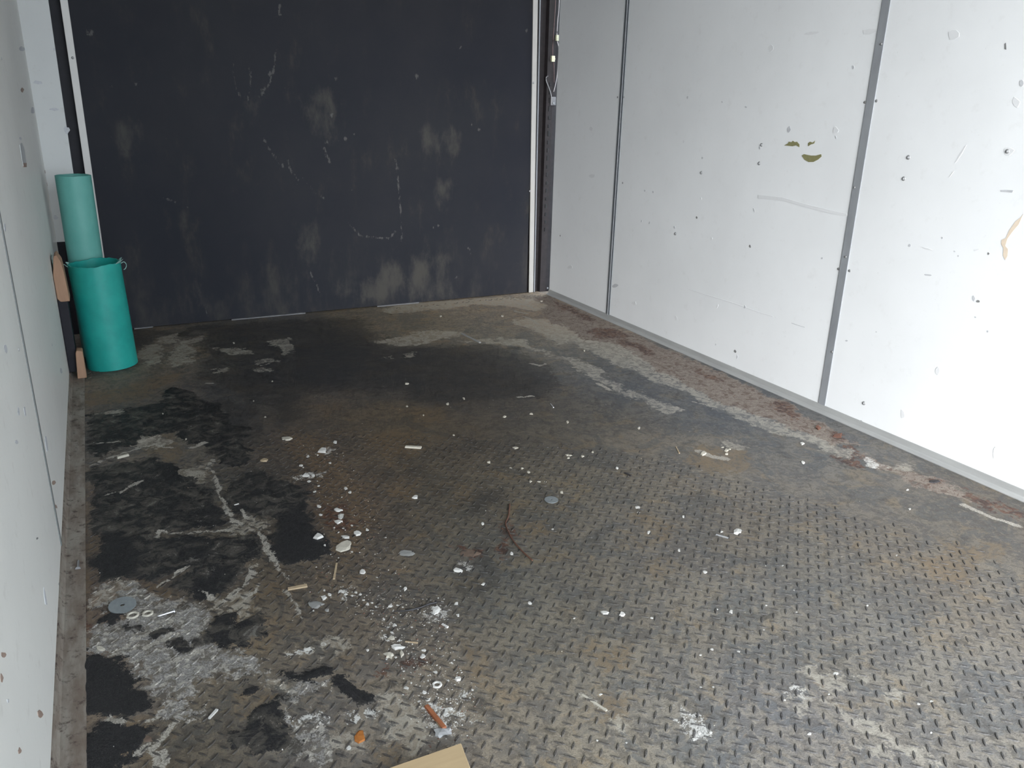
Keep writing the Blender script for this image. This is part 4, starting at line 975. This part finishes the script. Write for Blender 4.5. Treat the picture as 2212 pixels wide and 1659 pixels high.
chip(666, 1403, 26, 9, 'plaster', 'plaster_chip', 'jagged white plaster chip left of the long white chip', 'plaster chip', n=10, jag=.4)
chip(320, 1596, 30, 16, 'brown_flake', 'ochre_flake', 'ochre flake between the black residue patches', 'flake', thick=.0015)
sliver((875, 966), (911, 968), .013, 'plaster_cream', 'wood_wedge', 'cream wedge-shaped wood shard on the dark brown floor', 'shard', .005)
sliver((997, 721), (1038, 741), .012, 'slate', 'grey_stick', 'grey flat stick lying before the black door', 'stick', .004)
sliver((253, 991), (278, 984), .009, 'plaster_cream', 'cream_stub', 'short cream stub near the left wall', 'stub', .006)
sliver((728, 1216), (722, 1252), .0055, 'wood_sliver', 'wood_splinter', 'thin upright-lying wood splinter in the dirt strip', 'splinter', .002)
sliver((621, 1273), (664, 1265), .012, 'wood_sliver', 'wood_shard', 'flat pale wood shard beside the scraped black residue', 'shard', .003)
sliver((875, 1386), (903, 1389), .0035, 'wood_sliver', 'wood_splinter', 'yellowish wood splinter right of the grey-white chip', 'splinter', .002)
sliver((451, 1553), (469, 1533), .0055, 'plaster', 'white_stick', 'short white plastic stick on the black residue', 'stick', .003)
sliver((506, 1093), (516, 1090), .003, 'plaster', 'white_sliver', 'tiny white sliver on the black residue', 'sliver', .002)
sliver((921, 1526), (962, 1577), .0095, 'red_wood', 'red_wood_splinter', 'red-brown wood splinter among white plaster powder', 'splinter', .005)
sliver((925, 1533), (958, 1580), .004, 'wood_sliver', 'pale_wood_splinter', 'pale thin splinter alongside the red-brown splinter', 'splinter', .003)
sliver((955, 1349), (968, 1356), .006, 'plaster', 'white_sliver', 'white sliver lying on the small brown flake', 'sliver', .003)
sliver((1546, 1155), (1574, 1163), .006, 'foil', 'shiny_sliver', 'shiny metal sliver on the right half of the floor', 'sliver', .002)
sliver((1349, 1022), (1364, 1029), .006, 'dark_bit', 'dark_stick', 'short black stick on the grey floor right of the washer', 'stick', .003)
sliver((1460, 965), (1468, 980), .004, 'wood_sliver', 'wood_splinter', 'thin pale splinter on the greyish floor near the right seam', 'splinter', .002)
sliver((1189, 872), (1196, 881), .004, 'steel_bright', 'metal_sliver', 'tiny bright metal sliver on the dark mid floor', 'sliver', .002)
sliver((1256, 1499), (1312, 1536), .006, 'plaster_cream', 'paper_strip', 'narrow cream paper strip on the tread plate', 'strip', .0012)
# crumpled foil under the red splinter
p = F(957, 1580); bm = bmesh.new()
bmesh.ops.create_icosphere(bm, subdivisions=2, radius=1.0)
for v in bm.verts:
    q_ = rnd.uniform(.6, 1.15); v.co = Vector((v.co.x * .016 * q_, v.co.y * .013 * q_, max(-.0, v.co.z * .006 * q_)))
o = obj('foil_scrap', bm, M['foil']); o.location = (p.x, p.y, gz(p) - .0003)
tag(o, 'crumpled shiny foil scrap below the red-brown splinter', 'foil scrap')
# washers and rings
def washer(px, py, ro, ri, th, mat, name, label, tilt=0.0, cat='washer'):
    c = F(px, py); bm = bmesh.new(); n = 28
    R = []
    for (r, z) in ((ri, 0), (ro, 0), (ro, th), (ri, th)):
        R.append([bm.verts.new((r * math.cos(2 * math.pi * k / n), r * math.sin(2 * math.pi * k / n), z)) for k in range(n)])
    for i in range(4):
        A, B = R[i], R[(i + 1) % 4]
        for k in range(n): bm.faces.new((A[k], A[(k + 1) % n], B[(k + 1) % n], B[k]))
    o = obj(name, bm, M[mat])
    o.location = (c.x, c.y, gz(c) + .0009 + ro * math.sin(abs(tilt)) * .9); o.rotation_euler = (tilt, 0, .3)
    return tag(o, label, cat)
washer(1191, 1081, .0165, .0028, .0016, 'zinc', 'fender_washer', 'grey zinc washer lying on the open tread plate in mid floor')
washer(265, 1311, .0235, .0040, .0016, 'zinc', 'fender_washer', 'large grey washer beside the black residue near the left wall', .10)
def ringbit(px, py, r, tr, mat, label):
    c = F(px, py); bm = bmesh.new(); n, m = 18, 6
    R = [[bm.verts.new(((r + tr * math.cos(2 * math.pi * j / m)) * math.cos(2 * math.pi * k / n) * (1 + .1 * math.sin(2 * k)), (r + tr * math.cos(2 * math.pi * j / m)) * math.sin(2 * math.pi * k / n), tr * math.sin(2 * math.pi * j / m))) for j in range(m)] for k in range(n)]
    for k in range(n):
        for j in range(m): bm.faces.new((R[k][j], R[(k + 1) % n][j], R[(k + 1) % n][(j + 1) % m], R[k][(j + 1) % m]))
    o = obj('plaster_ring', bm, M[mat], None, True); o.location = (c.x, c.y, gz(c) + tr * .8)
    return tag(o, label, 'ring')
ringbit(944, 1481, .0062, .0020, 'plaster', 'white ring-shaped bit in the dirt strip')
ringbit(287, 1331, .0085, .0022, 'plaster_cream', 'left of two cream rings on the bare steel near the left wall')
ringbit(319, 1327, .0075, .0022, 'plaster_cream', 'right of two cream rings on the bare steel near the left wall')
# nails, bolt, wire, twig
def nail(a, b, r, label, name='nail'):
    p, q_ = F(*a), F(*b); z = max(gz(p), gz(q_)) + .0012 + r
    root = tag(empty(name, (p.x, p.y, z)), label, name)
    d = Vector((q_.x - p.x, q_.y - p.y, 0))
    bm = bmesh.new(); tube(bm, [Vector((0, 0, 0)), d * .85, d], [r, r, r * .3], 8); obj('shank', bm, M['steel_bright'], root, True)
    bm = bmesh.new(); tube(bm, [-d.normalized() * .0012, d.normalized() * .0006], r * 2.3, 10); obj('head', bm, M['steel_bright'], root)
    return root
nail((376, 1323), (341, 1334), .0016, 'bright nail lying on the bare steel near the left wall')
nail((169, 1232), (170, 1213), .0022, 'small bright screw lying against the left floor trim', 'screw')
bm = bmesh.new(); wp = [F(*q_) + Vector((0, 0, .0028)) for q_ in [(1101, 1091), (1098, 1118), (1092, 1132), (1097, 1148), (1110, 1172), (1129, 1194), (1150, 1213)]]
wc = wp[3].copy(); tube(bm, [p - wc for p in spline(wp, 5)], .0016, 6)
o = obj('rusty_wire', bm, M['rusty_wire'], None, True); o.location = wc; tag(o, 'thin curved rusty wire in the middle of the floor', 'wire')
bm = bmesh.new(); wp = [F(*q_) + Vector((0, 0, .0028)) for q_ in [(850, 1323), (876, 1322), (905, 1316), (925, 1308), (943, 1304)]]
wc = wp[2].copy(); tube(bm, [p - wc for p in spline(wp, 5)], [.0008 + .0011 * min(1, i / 8) for i in range(21)], 6)
o = obj('dark_twig', bm, M['dark_bit'], None, True); o.location = wc; tag(o, 'thin dark twig lying across the dirt strip', 'twig')

# --- crumbs nobody could count
def crumbs(name, polys, label, cat, seed):
    r = np.random.RandomState(seed); V, Fc, mi, allm = [], [], [], []
    for pl, want, smin, smax, mats in polys:
        q = np.array([tuple(F(x, y)[:2]) for x, y in pl]); lo, hi = q.min(0), q.max(0); got = 0
        for m_ in mats:
            if m_ not in allm: allm.append(m_)
        while got < want:
            P_ = lo + r.rand(want * 3, 2) * (hi - lo)
            P_ = P_[sdf_poly(P_, q) > 0]
            for x, y in P_[:want - got]:
                s = smin + (smax - smin) * r.rand() ** 3; b = len(V); th = r.rand() * 6.28
                z = gz(Vector((x, y, 0)))
                for k in range(4):
                    a = th + k * 1.57 + r.rand() * .6; V.append((x + s * (.6 + .5 * r.rand()) * math.cos(a), y + s * (.6 + .5 * r.rand()) * math.sin(a), z - .0004))
                V.append((x + s * .3 * (r.rand() - .5), y + s * .3 * (r.rand() - .5), z + s * (.15 + .35 * r.rand())))
                m_ = allm.index(mats[r.randint(len(mats))])
                for k in range(4): Fc.append((b + k, b + (k + 1) % 4, b + 4)); mi.append(m_)
            got += min(len(P_), want - got)
    me = bpy.data.meshes.new(name); me.from_pydata(V, [], Fc)
    for m_ in allm: me.materials.append(M[m_])
    me.polygons.foreach_set('material_index', np.array(mi, np.int32)); me.update()
    o = bpy.data.objects.new(name, me); COL.objects.link(o)
    return tag(o, label, cat, kind='stuff')
strip = [(630, 930), (730, 960), (800, 1060), (830, 1150), (880, 1230), (960, 1290), (1000, 1380), (1020, 1450), (1060, 1560), (1010, 1610), (900, 1620), (850, 1500), (800, 1400), (740, 1320), (670, 1290), (640, 1250), (700, 1200), (690, 1120), (660, 1030)]
heart = [(700, 1260), (800, 1270), (960, 1300), (1000, 1440), (1010, 1560), (930, 1600), (880, 1480), (820, 1380), (760, 1310)]
powder = [(900, 1500), (990, 1510), (1000, 1560), (960, 1600), (915, 1560)]
crumbs('floor_crumbs', [
    (strip, 1250, .0006, .0029, ['plaster', 'plaster', 'plaster_cream']), (heart, 1150, .0006, .0029, ['plaster', 'plaster', 'plaster_cream']), (powder, 450, .0006, .0026, ['plaster']),
    (strip, 1900, .0008, .0036, ['brown_flake', 'dark_bit', 'rust_flake', 'brown_flake']), ([(1200, 660), (1500, 790), (1800, 940), (2180, 1095), (2100, 1095), (1760, 960), (1450, 815), (1220, 700)], 800, .0008, .0036, ['brown_flake', 'dark_bit', 'rust_flake', 'brown_flake']),
    ([(200, 900), (600, 860), (1100, 760), (1500, 900), (2200, 1250), (2200, 1640), (1100, 1640), (200, 1640)], 900, .0007, .0022, ['plaster', 'plaster_cream', 'slate'])],
    'fine plaster, dirt and rust crumbs scattered over the floor', 'crumbs', 3)

# each small chip is named by the landmark it lies closest to
LANDMARKS = [((742,1181),'the flat cream plaster slab'),((878,1196),'the grey oval flake'),((683,1305),'the larger grey flake'),((859,1399),'the long white plaster chip'),((868,1414),'the thumb-shaped cream chip'),((989,1467),'the oval white chip right of the ring'),((990,1233),'the white chip with a tan edge'),((1013,1197),'the reddish brown flake'),((897,1074),'the lone white chip left of the washer'),
    ((960,1352),'the small brown flake'),((571,995),'the tan wood chip'),((780,1592),'the orange flake'),((1769,925),'the rust flake beside the second seam'),((2019,1041),'the dark maroon flake'),((666,1403),'the jagged white chip'),((892,968),'the cream wedge-shaped shard'),((1017,731),'the grey stick before the door'),((725,1234),'the splinter in the dirt strip'),((642,1269),'the pale wood shard'),((889,1387),'the yellowish splinter'),
    ((941,1551),'the red-brown splinter'),((957,1580),'the crumpled foil scrap'),((1560,1159),'the shiny metal sliver'),((1356,1026),'the short black stick'),((1464,972),'the splinter near the right seam'),((1284,1517),'the cream paper strip'),((1191,1081),'the zinc washer in mid floor'),((944,1481),'the white ring-shaped bit'),((1150,1213),'the near end of the rusty wire'),((1101,1091),'the far end of the rusty wire'),((850,1323),'the left end of the dark twig'),((943,1304),'the right end of the dark twig'),((1000,1620),'the pine board'),
    ((1142,635),'the foot of the right door strip'),((1306,690),'the foot of the far wall seam'),((1777,890),'the foot of the near wall seam'),((245,800),'the wide teal pipe'),((688,1162),'the white chip at the residue edge'),((620,948),'the cream flake at the back'),((772,1152),'the angular chip with a dark stain'),((2212,1659),'the lower right corner of the picture'),((1740,1460),'the cream streaks at lower right'),((1594,1150),'the bright white chip right of the sliver'),((253,990),'the short cream stub')]
ORD = ['nearest', 'second nearest', 'third nearest', 'fourth nearest', 'fifth nearest', 'sixth nearest', 'seventh nearest', 'eighth nearest', 'ninth nearest', 'tenth nearest'] + ['%dth nearest' % k for k in range(11, 60)]
for gs, what in (((GA, GB), 'small white plaster chip'), ((GC,), 'small pale chip')):
    mem = [o for o in COL.objects if o.get('group') in gs]
    D = np.array([[(o.location - F(*px)).length for px, _ in LANDMARKS] for o in mem])
    rank = D.argsort(0).argsort(0)
    for i, o in enumerate(mem):
        k = min(range(len(LANDMARKS)), key=lambda j: (rank[i, j], D[i, j]))
        o['label'] = '%s, %s to %s' % (what, ORD[rank[i, k]], LANDMARKS[k][1])
